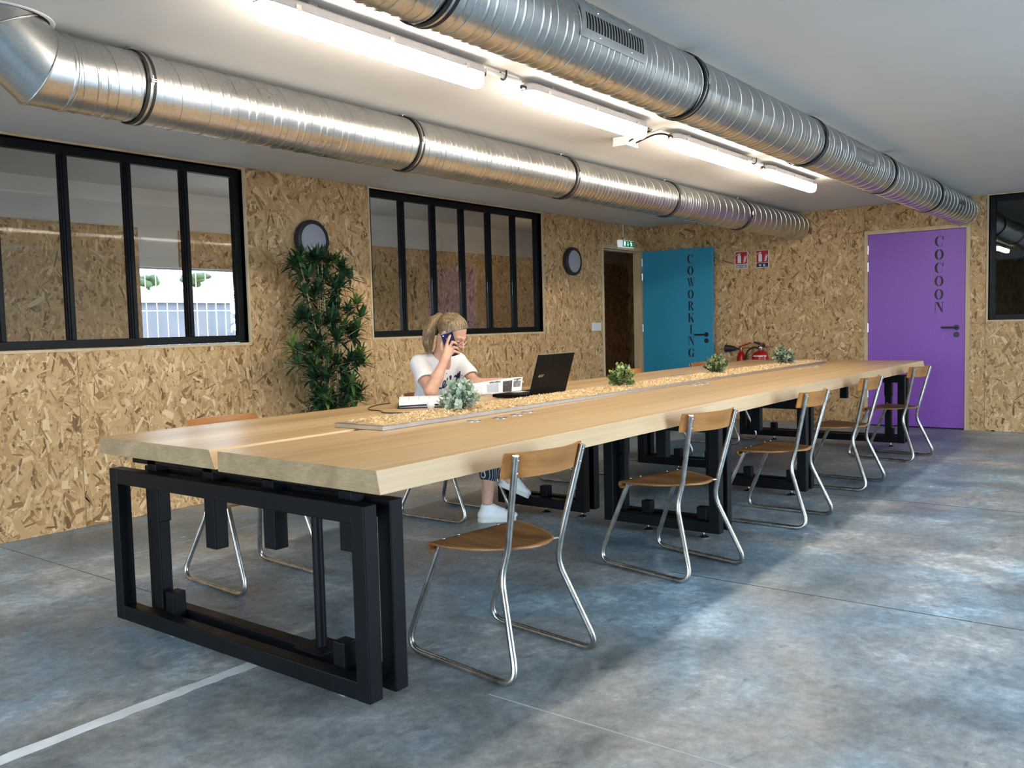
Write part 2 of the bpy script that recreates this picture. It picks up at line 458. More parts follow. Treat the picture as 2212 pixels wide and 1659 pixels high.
# right wall and wall behind the camera: glazed bays -----------------------
holesR = [(a, b, 0.05, 2.15) for a, b in WIN_R]
m = MB()
for (a, b, c, d) in rects_minus(XN, XW + 0.12, 0, H, holesR): m.box(a, b, YR - 0.15, YR, c, d)
tag(m.build('wall_right', M_WHITE), 'white right wall with tall window bays', None, None, 'structure')
m = MB()
for (a, b, c, d) in rects_minus(YR - 0.15, YW + 0.12, 0, H, [(-0.5, 2.2, 0.03, 2.13), (3.85, 5.15, 0.03, 2.13)]): m.box(XN - 0.15, XN, a, b, c, d)
tag(m.build('wall_near', M_OSBC), 'strand board wall behind the viewer with a glazed opening', None, None, 'structure')

# corridor and rooms behind --------------------------------------------------
YB = 6.70; WO = (3.86, 5.65, 0.93, 1.73)
m = MB()
for (a, b, c, d) in rects_minus(0.0, 12.0, 0, H, [WO]): m.box(a, b, YB + 0.012, YB + 0.14, c, d)
wall_corridor = m.build('wall_corridor', M_WHITE); tag(wall_corridor, 'corridor wall seen through the windows, strand board below white paint', None, None, 'structure')
cw_world = lambda u, v, d: np.stack([u, YB - d, v], 1)
CP = [(0.0, 1.25, 0, 2.04), (1.25, 2.55, 0, 2.04), (2.55, 3.86, 0, 2.04), (3.86, 5.65, 0, 0.93), (4.22, 5.65, 1.73, 2.04), (5.65, 6.9, 0, 2.04), (6.9, 8.15, 0, 2.04), (8.15, 9.4, 0, 2.04), (9.4, 10.65, 0, 2.04), (10.65, 12.0, 0, 2.04)]
osb_wall(wall_corridor, CP, cw_world, +1, 2400, far=1.2)
m = MB(); m.box(12.0, 12.1, 5.4, YB + 0.14, 0, H); m.box(11.7, 11.712, 5.62, YB, 0, H)
tag(m.build('wall_corridor_end', M_OSBC), 'dark strand board at the end of the corridor', None, None, 'structure')
m = MB(); m.box(-0.1, 0.0, YW + 0.12, YB + 0.14, 0, H)
tag(m.build('wall_corridor_start', M_WHITE), 'white wall closing the corridor', None, None, 'structure')
m = MB(); m.box(XW + 0.13, 12.0, YW, YW + 0.12, 0, H)
tag(m.build('wall_corridor_side', M_OSBC), 'strand board side of the corridor beyond the door', None, None, 'structure')
# dark room behind the far wall
m = MB(); m.box(14.6, 14.7, YR - 0.15, YW, 0, H); m.box(XW + 0.12, 14.6, YR - 0.3, YR - 0.15, 0, H); m.box(XW + 0.12, 14.6, 4.4, 4.5, 0, H)
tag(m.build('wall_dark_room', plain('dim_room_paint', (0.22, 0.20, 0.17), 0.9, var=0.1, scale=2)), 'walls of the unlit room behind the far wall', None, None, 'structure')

# windows ----------------------------------------------------------------------
def glazing(name, label, plane, a, b, z0, z1, npanes, off, glass, flip=False, wst=0.05, jamb=True):
    """plane: 'Y' -> window in left wall, 'X' -> window in far wall; off = distance of the frame behind the wall face"""
    def bx(mb, u0, u1, d0, d1, c, d):
        if plane == 'Y': mb.box(u0, u1, YW + d0, YW + d1, c, d)
        else: mb.box(XW + d0, XW + d1, u0, u1, c, d)
    d0, d1 = off, off + 0.05; zt = z1 - 0.004; zb = z0 + 0.004; a += 0.006; b -= 0.006
    m = MB()
    bx(m, a, a + wst, d0, d1, zb, zt); bx(m, b - wst, b, d0, d1, zb, zt)
    bx(m, a + wst, b - wst, d0, d1, zt - 0.055, zt); bx(m, a + wst, b - wst, d0, d1, zb, zb + 0.05)
    o = m.build(name, M_FRAME, bevel=0.003); tag(o, label, None, None, 'structure')
    pitch = (b - a - wst) / npanes
    for i in range(1, npanes):
        c = a + wst / 2 + pitch * i; m = MB()
        bx(m, c - 0.021, c + 0.021, d0 - 0.004, d1, zb + 0.05, zt - 0.055); bx(m, c - 0.010, c + 0.010, d0 - 0.014, d0 - 0.004, zb + 0.05, zt - 0.055)
        m.build('mullion', M_FRAME, o, bevel=0.002)
    for i in range(npanes):
        c = a + wst / 2 + pitch * (i + 0.5); m = MB(); bx(m, c - pitch / 2 + 0.0215, c + pitch / 2 - 0.0215, d0 + 0.02, d0 + 0.026, zb + 0.05, zt - 0.055)
        m.build('pane', glass, o)
        m = MB()
        for s_ in (-1, 1):
            e = c + s_ * (pitch / 2 - 0.0215); bx(m, min(e, e - s_ * 0.006), max(e, e - s_ * 0.006), d0 + 0.008, d0 + 0.019, zb + 0.05, zt - 0.055)
        m.build('glazing_bead', M_FRAME, o)
    return o
glazing('window_1', 'black framed interior window with six tall panes, nearest on the left wall', 'Y', *W1, 6, 0.042, M_GLASS)
glazing('window_2', 'black framed interior window with six tall panes behind the seated person', 'Y', *W2, 6, 0.042, M_GLASS)
glazing('window_3', 'black framed window of a dark room, right of the purple door', 'X', *WF, 2, 0.03, M_DGLASS)
ti = 0
def trim(boxes, mat, label):
    global ti; ti += 1
    m = MB()
    for b_ in boxes: m.box(*b_)
    return tag(m.build('trim_%d' % ti, mat, bevel=0.0015), label, None, None, 'structure')
for Wn, nm in ((W1, 'first'), (W2, 'second')):
    a, b, c, d = Wn; y0, y1 = YW - 0.006, YW + 0.115
    trim([(a - 0.018, a, y0, y1, c - 0.018, d), (b, b + 0.018, y0, y1, c - 0.018, d), (a, b, y0, y1, c - 0.018, c), (a - 0.018, b + 0.018, y0, y1, d, H - 0.001)], M_PINE,
         'thin pale wooden lining around the %s left window' % nm)
a, b, c, d = WF
trim([(XW - 0.006, XW + 0.1, a - 0.018, a, c - 0.018, d), (XW - 0.006, XW + 0.1, b, b + 0.018, c - 0.018, d), (XW - 0.006, XW + 0.1, a, b, c - 0.018, c), (XW - 0.006, XW + 0.1, a, b + 0.018, d, H - 0.001)], M_PINE,
     'thin pale wooden lining around the dark window')

# doors ---------------------------------------------------------------------------
def ell(cx, cy, rx, ry, a0, a1, n=14):
    return [(cx + rx * math.cos(math.radians(a0 + (a1 - a0) * i / n)), cy + ry * math.sin(math.radians(a0 + (a1 - a0) * i / n))) for i in range(n + 1)]
def rect(x0, x1, y0, y1): return [(x0, y0), (x1, y0), (x1, y1), (x0, y1)]
def glyph(ch):
    L = ell(0.36, 0.5, 0.36, 0.5, 98, 262) + ell(0.40, 0.5, 0.21, 0.455, 256, 104)
    R = ell(0.36, 0.5, 0.36, 0.5, -82, 82) + ell(0.32, 0.5, 0.21, 0.455, 76, -76)
    top = ell(0.36, 0.5, 0.34, 0.5, 84, 36, 8) + [(0.66, 0.64), (0.62, 0.64)] + ell(0.36, 0.5, 0.29, 0.455, 36, 82, 8)
    bot = ell(0.36, 0.5, 0.34, 0.5, -84, -28, 8) + [(0.655, 0.30)] + ell(0.36, 0.5, 0.30, 0.465, -32, -82, 8)
    serif = lambda c, y, h: rect(c - h, c + h, y, y + 0.03)
    if ch == 'O': return [L, R]
    if ch == 'C': return [L, top, bot, rect(0.655, 0.70, 0.64, 0.99)]
    if ch == 'G': return [L, top, ell(0.36, 0.5, 0.34, 0.5, -84, -58, 6) + ell(0.36, 0.5, 0.30, 0.465, -58, -82, 6), rect(0.50, 0.66, 0.03, 0.42), serif(0.58, 0.42, 0.16), rect(0.655, 0.70, 0.64, 0.99)]
    if ch == 'I': return [rect(0.28, 0.44, 0, 1), serif(0.36, 0, 0.17), serif(0.36, 0.97, 0.17)]
    if ch == 'N': return [rect(0.05, 0.09, 0, 1), rect(0.63, 0.67, 0.0, 1), [(0.12, 1), (0.33, 1), (0.61, 0.30), (0.61, 0.0)], serif(0.08, 0, 0.10), serif(0.65, 0.97, 0.10), serif(0.16, 0.97, 0.15)]
    if ch == 'R': return [rect(0.10, 0.26, 0, 1), serif(0.18, 0, 0.15), rect(0.04, 0.40, 0.97, 1.0), ell(0.32, 0.75, 0.30, 0.25, -84, 88) + ell(0.28, 0.75, 0.15, 0.22, 84, -80),
                          [(0.30, 0.48), (0.46, 0.48), (0.72, 0.0), (0.52, 0.0)], serif(0.64, 0, 0.10)]
    if ch == 'K': return [rect(0.08, 0.24, 0, 1), serif(0.16, 0, 0.14), serif(0.16, 0.97, 0.14), [(0.27, 0.42), (0.31, 0.42), (0.64, 0.98), (0.59, 0.98)], [(0.32, 0.54), (0.46, 0.62), (0.74, 0.0), (0.53, 0.0)], serif(0.60, 0.97, 0.11), serif(0.63, 0, 0.12)]
    if ch == 'W': return [[(-0.02, 1), (0.15, 1), (0.33, 0.12), (0.25, 0.0)], [(0.345, 0.10), (0.375, 0.10), (0.43, 0.62), (0.40, 0.78)], [(0.32, 1), (0.49, 1), (0.65, 0.12), (0.57, 0.0)], [(0.66, 0.10), (0.69, 0.10), (0.81, 1.0), (0.77, 1.0)], serif(0.06, 0.97, 0.12), serif(0.40, 0.97, 0.12), serif(0.78, 0.97, 0.08)]
def tri_prism(mb, poly, T, d0, d1, mi=0):
    from mathutils.geometry import tessellate_polygon
    n = len(poly); vs = [T @ Vector((x, y, d0)) for x, y in poly] + [T @ Vector((x, y, d1)) for x, y in poly]
    tr = tessellate_polygon([[Vector((x, y, 0)) for x, y in poly]])
    fs = [tuple(n + i for i in t_) for t_ in tr] + [(i, (i + 1) % n, n + (i + 1) % n, n + i) for i in range(n)]
    mb.add(vs, fs, mi)
def fix_normals(o):
    bm = bmesh.new(); bm.from_mesh(o.data); bmesh.ops.recalc_face_normals(bm, faces=bm.faces); bm.to_mesh(o.data); bm.free(); return o
def door_letters(parent, word, o, xdir, ydir, ztop, zbot, hgt, wid):
    n = len(word); step = (ztop - zbot - hgt) / (n - 1)
    for i, ch in enumerate(word):
        base = Vector(o) + Vector((0, 0, ztop - hgt - step * i)); T = frame(base - Vector(xdir) * wid * 0.5, xdir, (0, 0, 1))
        m = MB()
        for poly in glyph(ch): tri_prism(m, [(x * wid / 0.72, y * hgt) for x, y in poly], T, 0.0, 0.0012)
        fix_normals(m.build('letter', M_PRINTK, parent))

def paint(name, col):
    t = NT(name); n = t.noise(t.coord(), 60, 3)
    t.set(col=t.ramp(n, [(0.3, tuple(c * 0.96 for c in col)), (0.7, tuple(min(1, c * 1.04) for c in col))]), rough=0.42, spec=0.45); t.bump(n, 0.03, 0.001); return t.m
M_BLUE = paint('blue_door_paint', (0.026, 0.285, 0.46))
M_PURP = paint('purple_door_paint', (0.275, 0.10, 0.51))

def handle_set(parent, p, n, along, name_h='door_handle'):
    """lever handle on a round rose with a round lock rose below; n = face normal, along = lever direction"""
    p = Vector(p); n = Vector(n); along = Vector(along)
    T = frame(p, along, (0, 0, 1))
    if (T.to_3x3() @ Vector((0, 0, 1))).dot(n) < 0: T = frame(p, -along, (0, 0, 1)); s_ = -1
    else: s_ = 1
    m = MB(); m.lathe([(0.027, 0), (0.027, 0.007), (0.024, 0.010)], 24, T)
    m.tube(fillet([T @ Vector((0, 0, 0.008)), T @ Vector((0, 0, 0.05)), T @ Vector((s_ * 0.135, 0, 0.05))], 0.012), 0.0095, 10)
    m.build(name_h, M_BLACKP, parent, smooth=40)
    T2 = T @ Matrix.Translation((0, -0.073, 0)); m = MB(); m.lathe([(0.027, 0), (0.027, 0.007), (0.024, 0.010)], 24, T2); m.box(-0.0015, 0.0015, -0.007, 0.007, 0.010, 0.0106, T2)
    m.build('lock_rose', M_BLACKP, parent, smooth=40)

# blue coworking door, open at a right angle
BX = 9.745
m = MB(); m.box(BX, BX + 0.04, 4.432, 5.362, 0.008, 2.045)
door1 = m.build('door_1', M_BLUE, bevel=0.002); tag(door1, 'open blue door with the word COWORKING in black stencil letters', None, None, 'structure')
door_letters(door1, 'COWORKING', (BX - 0.0001, 4.715, 0), (0, -1, 0), (0, 0, 1), 1.975, 0.742, 0.108, 0.078)
handle_set(door1, (BX, 4.515, 1.012), (-1, 0, 0), (0, 1, 0))
for z in (0.25, 1.06, 1.69, 1.87):
    m = MB(); m.lathe([(0.007, 0), (0.007, 0.09)], 10, Matrix.Translation((BX - 0.004, 5.368, z))); m.build('hinge', M_CHROMEB, door1, smooth=40)
m = MB(); m.box(BX + 0.012, BX + 0.030, 4.4315, 4.4325, 0.93, 1.16); m.build('lock_plate', M_CHROMEB, door1)
# casing of the opening in the left wall
trim([(8.80, 8.842, YW - 0.008, YW + 0.125, 0, 2.05), (9.772, 9.812, YW - 0.008, YW + 0.125, 0, 2.05), (8.80, 9.812, YW - 0.008, YW + 0.125, 2.05, 2.092),
      (8.842, 8.856, YW + 0.05, YW + 0.125, 0, 2.036), (9.758, 9.772, YW + 0.05, YW + 0.125, 0, 2.036), (8.842, 9.772, YW + 0.05, YW + 0.125, 2.036, 2.05)], M_PINE, 'pale pine frame of the blue door')
# purple cocoon door, closed
PX = XW + 0.004
m = MB(); m.box(PX, PX + 0.04, 1.760, 2.703, 0.012, 2.047)
door2 = m.build('door_2', M_PURP, bevel=0.002); tag(door2, 'closed purple door with the word COCOON in dark stencil letters', None, None, 'structure')
door_letters(door2, 'COCOON', (PX - 0.0001, 2.005, 0), (0, -1, 0), (0, 0, 1), 1.985, 1.200, 0.108, 0.085)
handle_set(door2, (PX, 1.838, 1.047), (-1, 0, 0), (0, 1, 0))
for z in (0.30, 1.01, 1.66, 1.84):
    m = MB(); m.lathe([(0.008, 0), (0.008, 0.095)], 10, Matrix.Translation((PX - 0.006, 2.706, z))); m.build('hinge', M_CHROMEB, door2, smooth=40)
trim([(XW - 0.010, XW + 0.11, 1.716, 1.757, 0, 2.05), (XW - 0.010, XW + 0.11, 2.706, 2.742, 0, 2.05), (XW - 0.010, XW + 0.11, 1.716, 2.742, 2.05, 2.088)], M_PINE, 'pale pine frame of the purple door')
m = MB(); m.box(XW + 0.06, XW + 0.08, 1.716, 2.742, 0, 0.012); tag(m.build('trim_9', M_BLACKP), 'dark threshold under the purple door', None, None, 'structure')

# outdoors behind the corridor window ------------------------------------------------
m = MB(); m.box(3.86, 3.872, YB + 0.06, YB + 0.12, 0.93, 1.73); m.box(5.638, 5.65, YB + 0.06, YB + 0.12, 0.93, 1.73); m.box(3.872, 5.638, YB + 0.06, YB + 0.12, 1.718, 1.73); m.box(3.872, 5.638, YB + 0.06, YB + 0.12, 0.93, 0.96)
wo = m.build('window_4', M_GREYP); tag(wo, 'thin framed outside window seen through the near left window', None, None, 'structure')
m = MB(); m.box(3.872, 5.638, YB + 0.09, YB + 0.096, 0.96, 1.718); m.build('pane', M_GLASS, wo)
M_GRASS = plain('dry_grass', (0.22, 0.27, 0.06), 0.9, var=0.35, scale=3)
M_ASPH = plain('outdoor_paving', (0.30, 0.30, 0.30), 0.9, var=0.1, scale=2)
m = MB(); m.box(-40, 60, 7.05, 80, -0.35, -0.05); m.box(-40, 60, -60, YR - 0.35, -0.35, -0.05); m.box(-40, XN - 0.35, YR - 0.35, 7.05, -0.35, -0.05)
tag(m.build('ground_outside', M_ASPH), 'grey paved ground outside the building', None, None, 'structure')
m = MB(); m.box(-20, 40, 11.0, 11.2, -0.05, 1.60); gw = m.build('garden_wall', plain('grey_render', (0.13, 0.13, 0.16), 0.9, var=0.1, scale=3))
tag(gw, 'low grey boundary wall outside the corridor window', 'wall')
m = MB(); m.box(-20, 40, 10.95, 11.25, 1.60, 1.66); m.build('coping', M_WHITEP, gw)
m = MB(); nx, ny = 60, 10; vs = []
for j in range(ny + 1):
    for i in range(nx + 1): vs.append((-20 + i, 11.26 + j * 1.6, 1.58 + j * 0.11 + (random.uniform(-0.06, 0.06) if j else 0)))
m.add(vs, [(j * (nx + 1) + i, j * (nx + 1) + i + 1, (j + 1) * (nx + 1) + i + 1, (j + 1) * (nx + 1) + i) for j in range(ny) for i in range(nx)])
tag(m.build('grass_bank', M_GRASS, smooth=60), 'yellow-green grass bank above the boundary wall outside', 'grass', None, 'stuff')
M_TREE = plain('tree_leaves', (0.045, 0.075, 0.035), 0.9, var=0.4, scale=2)
def far_tree(x, y, z, s_, label):
    t_ = thing('tree', label, 'tree', (x, y, z - 0.15), 'trees outside')
    m = MB(); m.tube([(x, y, z - 0.15), (x, y, z + 0.2)], 0.08 * s_, 8); m.build('trunk', M_TREE, t_)
    m = MB(); r_ = random.Random(int(x * 10))
    for i in range(14):
        m.ball((x + r_.gauss(0, 0.42) * s_, y + r_.gauss(0, 0.3) * s_, z + r_.uniform(0, 0.55) * s_), (r_.uniform(0.25, 0.42) * s_, r_.uniform(0.25, 0.42) * s_, r_.uniform(0.16, 0.26) * s_), None, 10, 7)
    m.build('crown', M_TREE, t_, smooth=60)
far_tree(12.9, 22.0, 2.48, 0.42, 'round dark tree outside, left of the two seen through the window')
far_tree(14.5, 22.5, 2.56, 0.45, 'round dark tree outside, right of the two seen through the window')
rl = thing('railing', 'thin white vertical bars of a railing outside the corridor window', 'railing', (4.7, 7.6, 0))
for i in range(19):
    m = MB(); m.tube([(3.9 + i * 0.105, 7.6, -0.05), (3.9 + i * 0.105, 7.6, 2.15)], 0.005, 6); m.build('bar', M_WHITEP, rl)
for z in (0.3, 1.395):
    m = MB(); m.tube([(3.8, 7.6, z), (6.0, 7.6, z)], 0.006, 6); m.build('rail', M_GREYP, rl)

# ================================================================== TABLE
def mat_oak(name, dark, mid, light, rough):
    t = NT(name); co = t.coord()
    a = t.noise(t.mapping(co, (0.22, 7, 7)), 1.3, 5, 0.55, 1.1)
    pl = t.n('ShaderNodeTexVoronoi'); pl.voronoi_dimensions = '1D'
    sp = t.n('ShaderNodeSeparateXYZ'); t.l(co, sp.inputs[0]); pl.inputs['Scale'].default_value = 7.5
    t.l(sp.outputs[1], pl.inputs['W'])
    ps = t.n('ShaderNodeSeparateColor'); t.l(pl.outputs['Color'], ps.inputs[0])
    b = t.noise(t.mapping(co, (1.6, 110, 110)), 1.5, 3, 0.6)
    f = t.math('ADD', t.math('ADD', t.math('MULTIPLY', a, 0.60), t.math('MULTIPLY', b, 0.22)), t.math('MULTIPLY', ps.outputs[0], 0.10))
    t.set(col=t.ramp(f, [(0.28, dark), (0.45, mid), (0.64, light)]), rough=rough, spec=0.5); t.bump(b, 0.05, 0.001)
    return t.m
M_OAK = mat_oak('oak_tabletop', (0.36, 0.225, 0.105), (0.505, 0.340, 0.172), (0.63, 0.455, 0.255), 0.36)
M_SAP = mat_oak('pale_oak_edge', (0.59, 0.375, 0.190), (0.74, 0.500, 0.280), (0.83, 0.600, 0.370), 0.42)
def mat_endgrain():
    t = NT('oak_end_grain'); co = t.coord()
    n = t.noise(co, 7, 4, 0.6, 0.5); n2 = t.noise(t.mapping(co, (1, 30, 260), rot=(0.7, 0, 0)), 1.0, 4, 0.7)
    f = t.math('ADD', t.math('MULTIPLY', n, 0.55), t.math('MULTIPLY', n2, 0.45))
    t.set(col=t.ramp(f, [(0.36, (0.25, 0.165, 0.085)), (0.5, (0.34, 0.235, 0.125)), (0.64, (0.44, 0.315, 0.175))]), rough=0.6); t.bump(n2, 0.1, 0.001)
    return t.m
M_END = mat_endgrain()

TZ = 0.770
table = thing('meeting_table', 'long oak slab conference table on black steel frames', 'table', (5.15, 2.68, 0))
def slab(name, x0r, x1r, x0l, x1l, yr, yl, br, bl, zb, label):
    """top corners (right / left edge), br / bl = how far the slanted edges spread at the bottom"""
    nseg = 48; rr = random.Random(int(yr * 100)); vs = []; fs = []; mi = []
    dr = [0]; dl = [0]
    for i in range(nseg): dr.append(dr[-1] * 0.9 + rr.gauss(0, 0.0008)); dl.append(dl[-1] * 0.9 + rr.gauss(0, 0.0008))
    for i in range(nseg + 1):
        t = i / nseg; xr = x0r + (x1r - x0r) * t; xl = x0l + (x1l - x0l) * t
        vs += [(xr, yr + dr[i], TZ), (xl, yl + dl[i], TZ), (xl, yl + bl + dl[i], zb), (xr, yr - br + dr[i], zb)]
    m = MB()
    m.v = vs
    for i in range(nseg):
        a = i * 4; b = a + 4
        for q, k in (((a, b, b + 1, a + 1), 0), ((a + 1, b + 1, b + 2, a + 2), 1), ((a + 2, b + 2, b + 3, a + 3), 0), ((a + 3, b + 3, b, a), 1)):
            m.f.append(q); m.m.append(k)
    m.f.append((0, 1, 2, 3)); m.m.append(2); e = nseg * 4; m.f.append((e + 3, e + 2, e + 1, e)); m.m.append(2)
    o = m.build(name, [M_OAK, M_SAP, M_END], table, bevel=0.003); fix_normals(o); o['label'] = label
    return o
slab('tabletop_slab', 1.774, 8.572, 1.790, 8.58, 1.864, 2.672, 0.015, 0.0, 0.698, 'oak slab on the right with pale waney edge')
slab('tabletop_slab', 1.795, 8.58, 1.808, 8.588, 2.728, 3.506, 0.034, 0.012, 0.702, 'oak slab on the left with pale waney edge')

def bar(x0, x1, y0, y1, z0, z1, name, bv=0.004):
    m = MB(); m.box(x0, x1, y0, y1, z0, z1); return m.build(name, M_BLACKM, table, bevel=bv)
PS = 0.056
def rect_frame(x, y0, y1, z0=0.048, z1=0.648, w=0.060):
    bar(x, x + PS, y0, y0 + w, z0, z1, 'frame_post'); bar(x, x + PS, y1 - w, y1, z0, z1, 'frame_post')
    bar(x + 0.0008, x + PS - 0.0008, y0 + w - 0.004, y1 - w + 0.004, z1 - 0.060, z1 - 0.0004, 'frame_beam'); bar(x + 0.0008, x + PS - 0.0008, y0 + w - 0.004, y1 - w + 0.004, z0 + 0.0004, z0 + 0.060, 'frame_beam')
def foot(x, y):
    m = MB(); m.lathe([(0.006, 0.012), (0.006, 0.06)], 10, Matrix.Translation((x, y, 0))); m.lathe([(0.031, 0.001), (0.032, 0.005), (0.023, 0.011), (0.010, 0.016), (0.008, 0.02)], 24, Matrix.Translation((x, y, 0)))
    m.build('adjustable_foot', M_CHROMEB, table, smooth=50)
def support(xa, y0, y1, sleeves, blocks, inner, pole=None, yb1=None):
    """two rectangular frames side by side; between them telescoping legs hang from the top"""
    xb = xa + 0.114; xm0, xm1 = xa + PS + 0.001, xb - 0.001
    zf = 0.032 if pole else 0.048; rect_frame(xa, y0, y1, zf); rect_frame(xb, y0 + 0.002, yb1 or y1 - 0.002, zf)
    for y in sleeves:
        y, zb_ = y if isinstance(y, tuple) else (y, 0.425); bar(xm0, xm1, y - 0.032, y + 0.032, zb_, 0.699, 'hanging_sleeve')
    for y in inner: bar(xm0 + 0.004, xm1 - 0.004, y - 0.027, y + 0.027, 0.09, 0.47, 'inner_leg')
    for y in blocks:
        bar(xm0, xm1, y - 0.028, y + 0.028, 0.050, 0.172, 'foot_block'); foot((xm0 + xm1) / 2, y)
    if pole is not None:
        m = MB(); m.lathe([(0.019, 0.098), (0.019, 0.699)], 20, Matrix.Translation((xa + 0.14, pole, 0))); m.build('jack_pole', M_BLACKM, table, smooth=50)
        m = MB(); m.box(xa + 0.075, xa + 0.205, pole - 0.07, pole + 0.07, 0.0925, 0.0985); m.build('base_plate', M_BLACKM, table)
# cross rails right under the slabs
for x in (1.86, 4.36, 5.70, 8.30):
    m = MB(); bar(x, x + 0.055, 2.02, 3.36, 0.6985 - 0.03, 0.6985, 'cross_rail')
support(1.803, 1.955, 3.440, [(3.22, 0.442), (2.842, 0.385), (2.492, 0.432), (2.10, 0.478)], [3.14, 2.158], [3.22], 2.340, 3.372)
support(4.300, 1.930, 2.640, [2.30, 2.56], [2.40, 2.06], [2.56]); support(4.385, 2.825, 3.490, [3.15, 2.90], [3.17, 2.905], [2.90])
support(5.660, 1.935, 2.640, [2.30, 2.56], [2.36, 2.06], [2.56]); support(6.215, 2.825, 3.490, [3.15, 2.90], [3.17, 2.905], [2.90])
support(8.250, 1.945, 3.480, [(3.22, 0.44), (2.842, 0.42), (2.492, 0.43), (2.10, 0.46)], [3.16, 2.08], [2.10], None)
# flush round socket covers
def socket(x, y):
    m = MB(); m.lathe([(0.034, TZ - 0.004), (0.034, TZ + 0.0016), (0.030, TZ + 0.0026)], 28, Matrix.Translation((x, y, 0))); o = m.build('socket_cover', M_CHROMEB, table, smooth=40)
    m = MB(); m.lathe([(0.012, TZ + 0.0026), (0.012, TZ + 0.0034)], 16, Matrix.Translation((x + 0.012, y, 0))); m.build('finger_hole', M_ALU, o)
for x, y in ((2.93, 2.455), (3.075, 2.425), (3.215, 2.435), (3.34, 2.468), (5.165, 2.49), (5.26, 2.485), (5.355, 2.49), (7.10, 2.48), (7.28, 2.465), (7.42, 2.455),
             (3.02, 3.02), (5.95, 3.02), (6.08, 3.02)): socket(x, y)

# ================================================================== CHAIRS
M_SEAT = mat_wood('worn_seat_plywood', (0.19, 0.078, 0.024), (0.32, 0.145, 0.050), (0.42, 0.21, 0.080), 'Y', 0.36, 1.5)
M_BACK = mat_wood('honey_plywood', (0.27, 0.102, 0.023), (0.39, 0.160, 0.038), (0.48, 0.220, 0.062), 'X', 0.36, 1.2)
def seat_mesh():
    prof = []                                     # (y, z) from back to front, rolled front edge
    for i in range(11): y = -0.185 + 0.305 * i / 10; prof.append((y, 0.430 + 0.016 * ((y + 0.03) / 0.15) ** 2 * 0.5 - 0.004))
    cy, cz, r = prof[-1][0] + 0.004, prof[-1][1] - 0.019, 0.019
    for i in range(1, 8): a = math.radians(80 - 30 * i); prof.append((cy + r * math.cos(a), cz + r * math.sin(a)))
    nu = 16; vs = []; fs = []
    for k, (y, z) in enumerate(prof):
        t = min(1, max(0, (y + 0.185) / 0.30)); hw = 0.085 + 0.135 * math.sin(t * PI / 2) ** 0.75
        if k >= 11: hw = 0.218
        for j in range(nu + 1):
            s_ = -1 + 2 * j / nu; x = hw * s_
            yy = y - (0.03 * (1 - s_ * s_) if t < 0.12 else 0.03 * (1 - s_ * s_) * max(0, (0.5 - t) / 0.38)) * 0.6
            vs.append((x, yy, z + 0.005 * s_ * s_ * (1 - max(0, t - 0.6) / 0.4) - 0.004))
    for k in range(len(prof) - 1):
        for j in range(nu): fs.append((k * (nu + 1) + j, k * (nu + 1) + j + 1, (k + 1) * (nu + 1) + j + 1, (k + 1) * (nu + 1) + j))
    return vs, fs
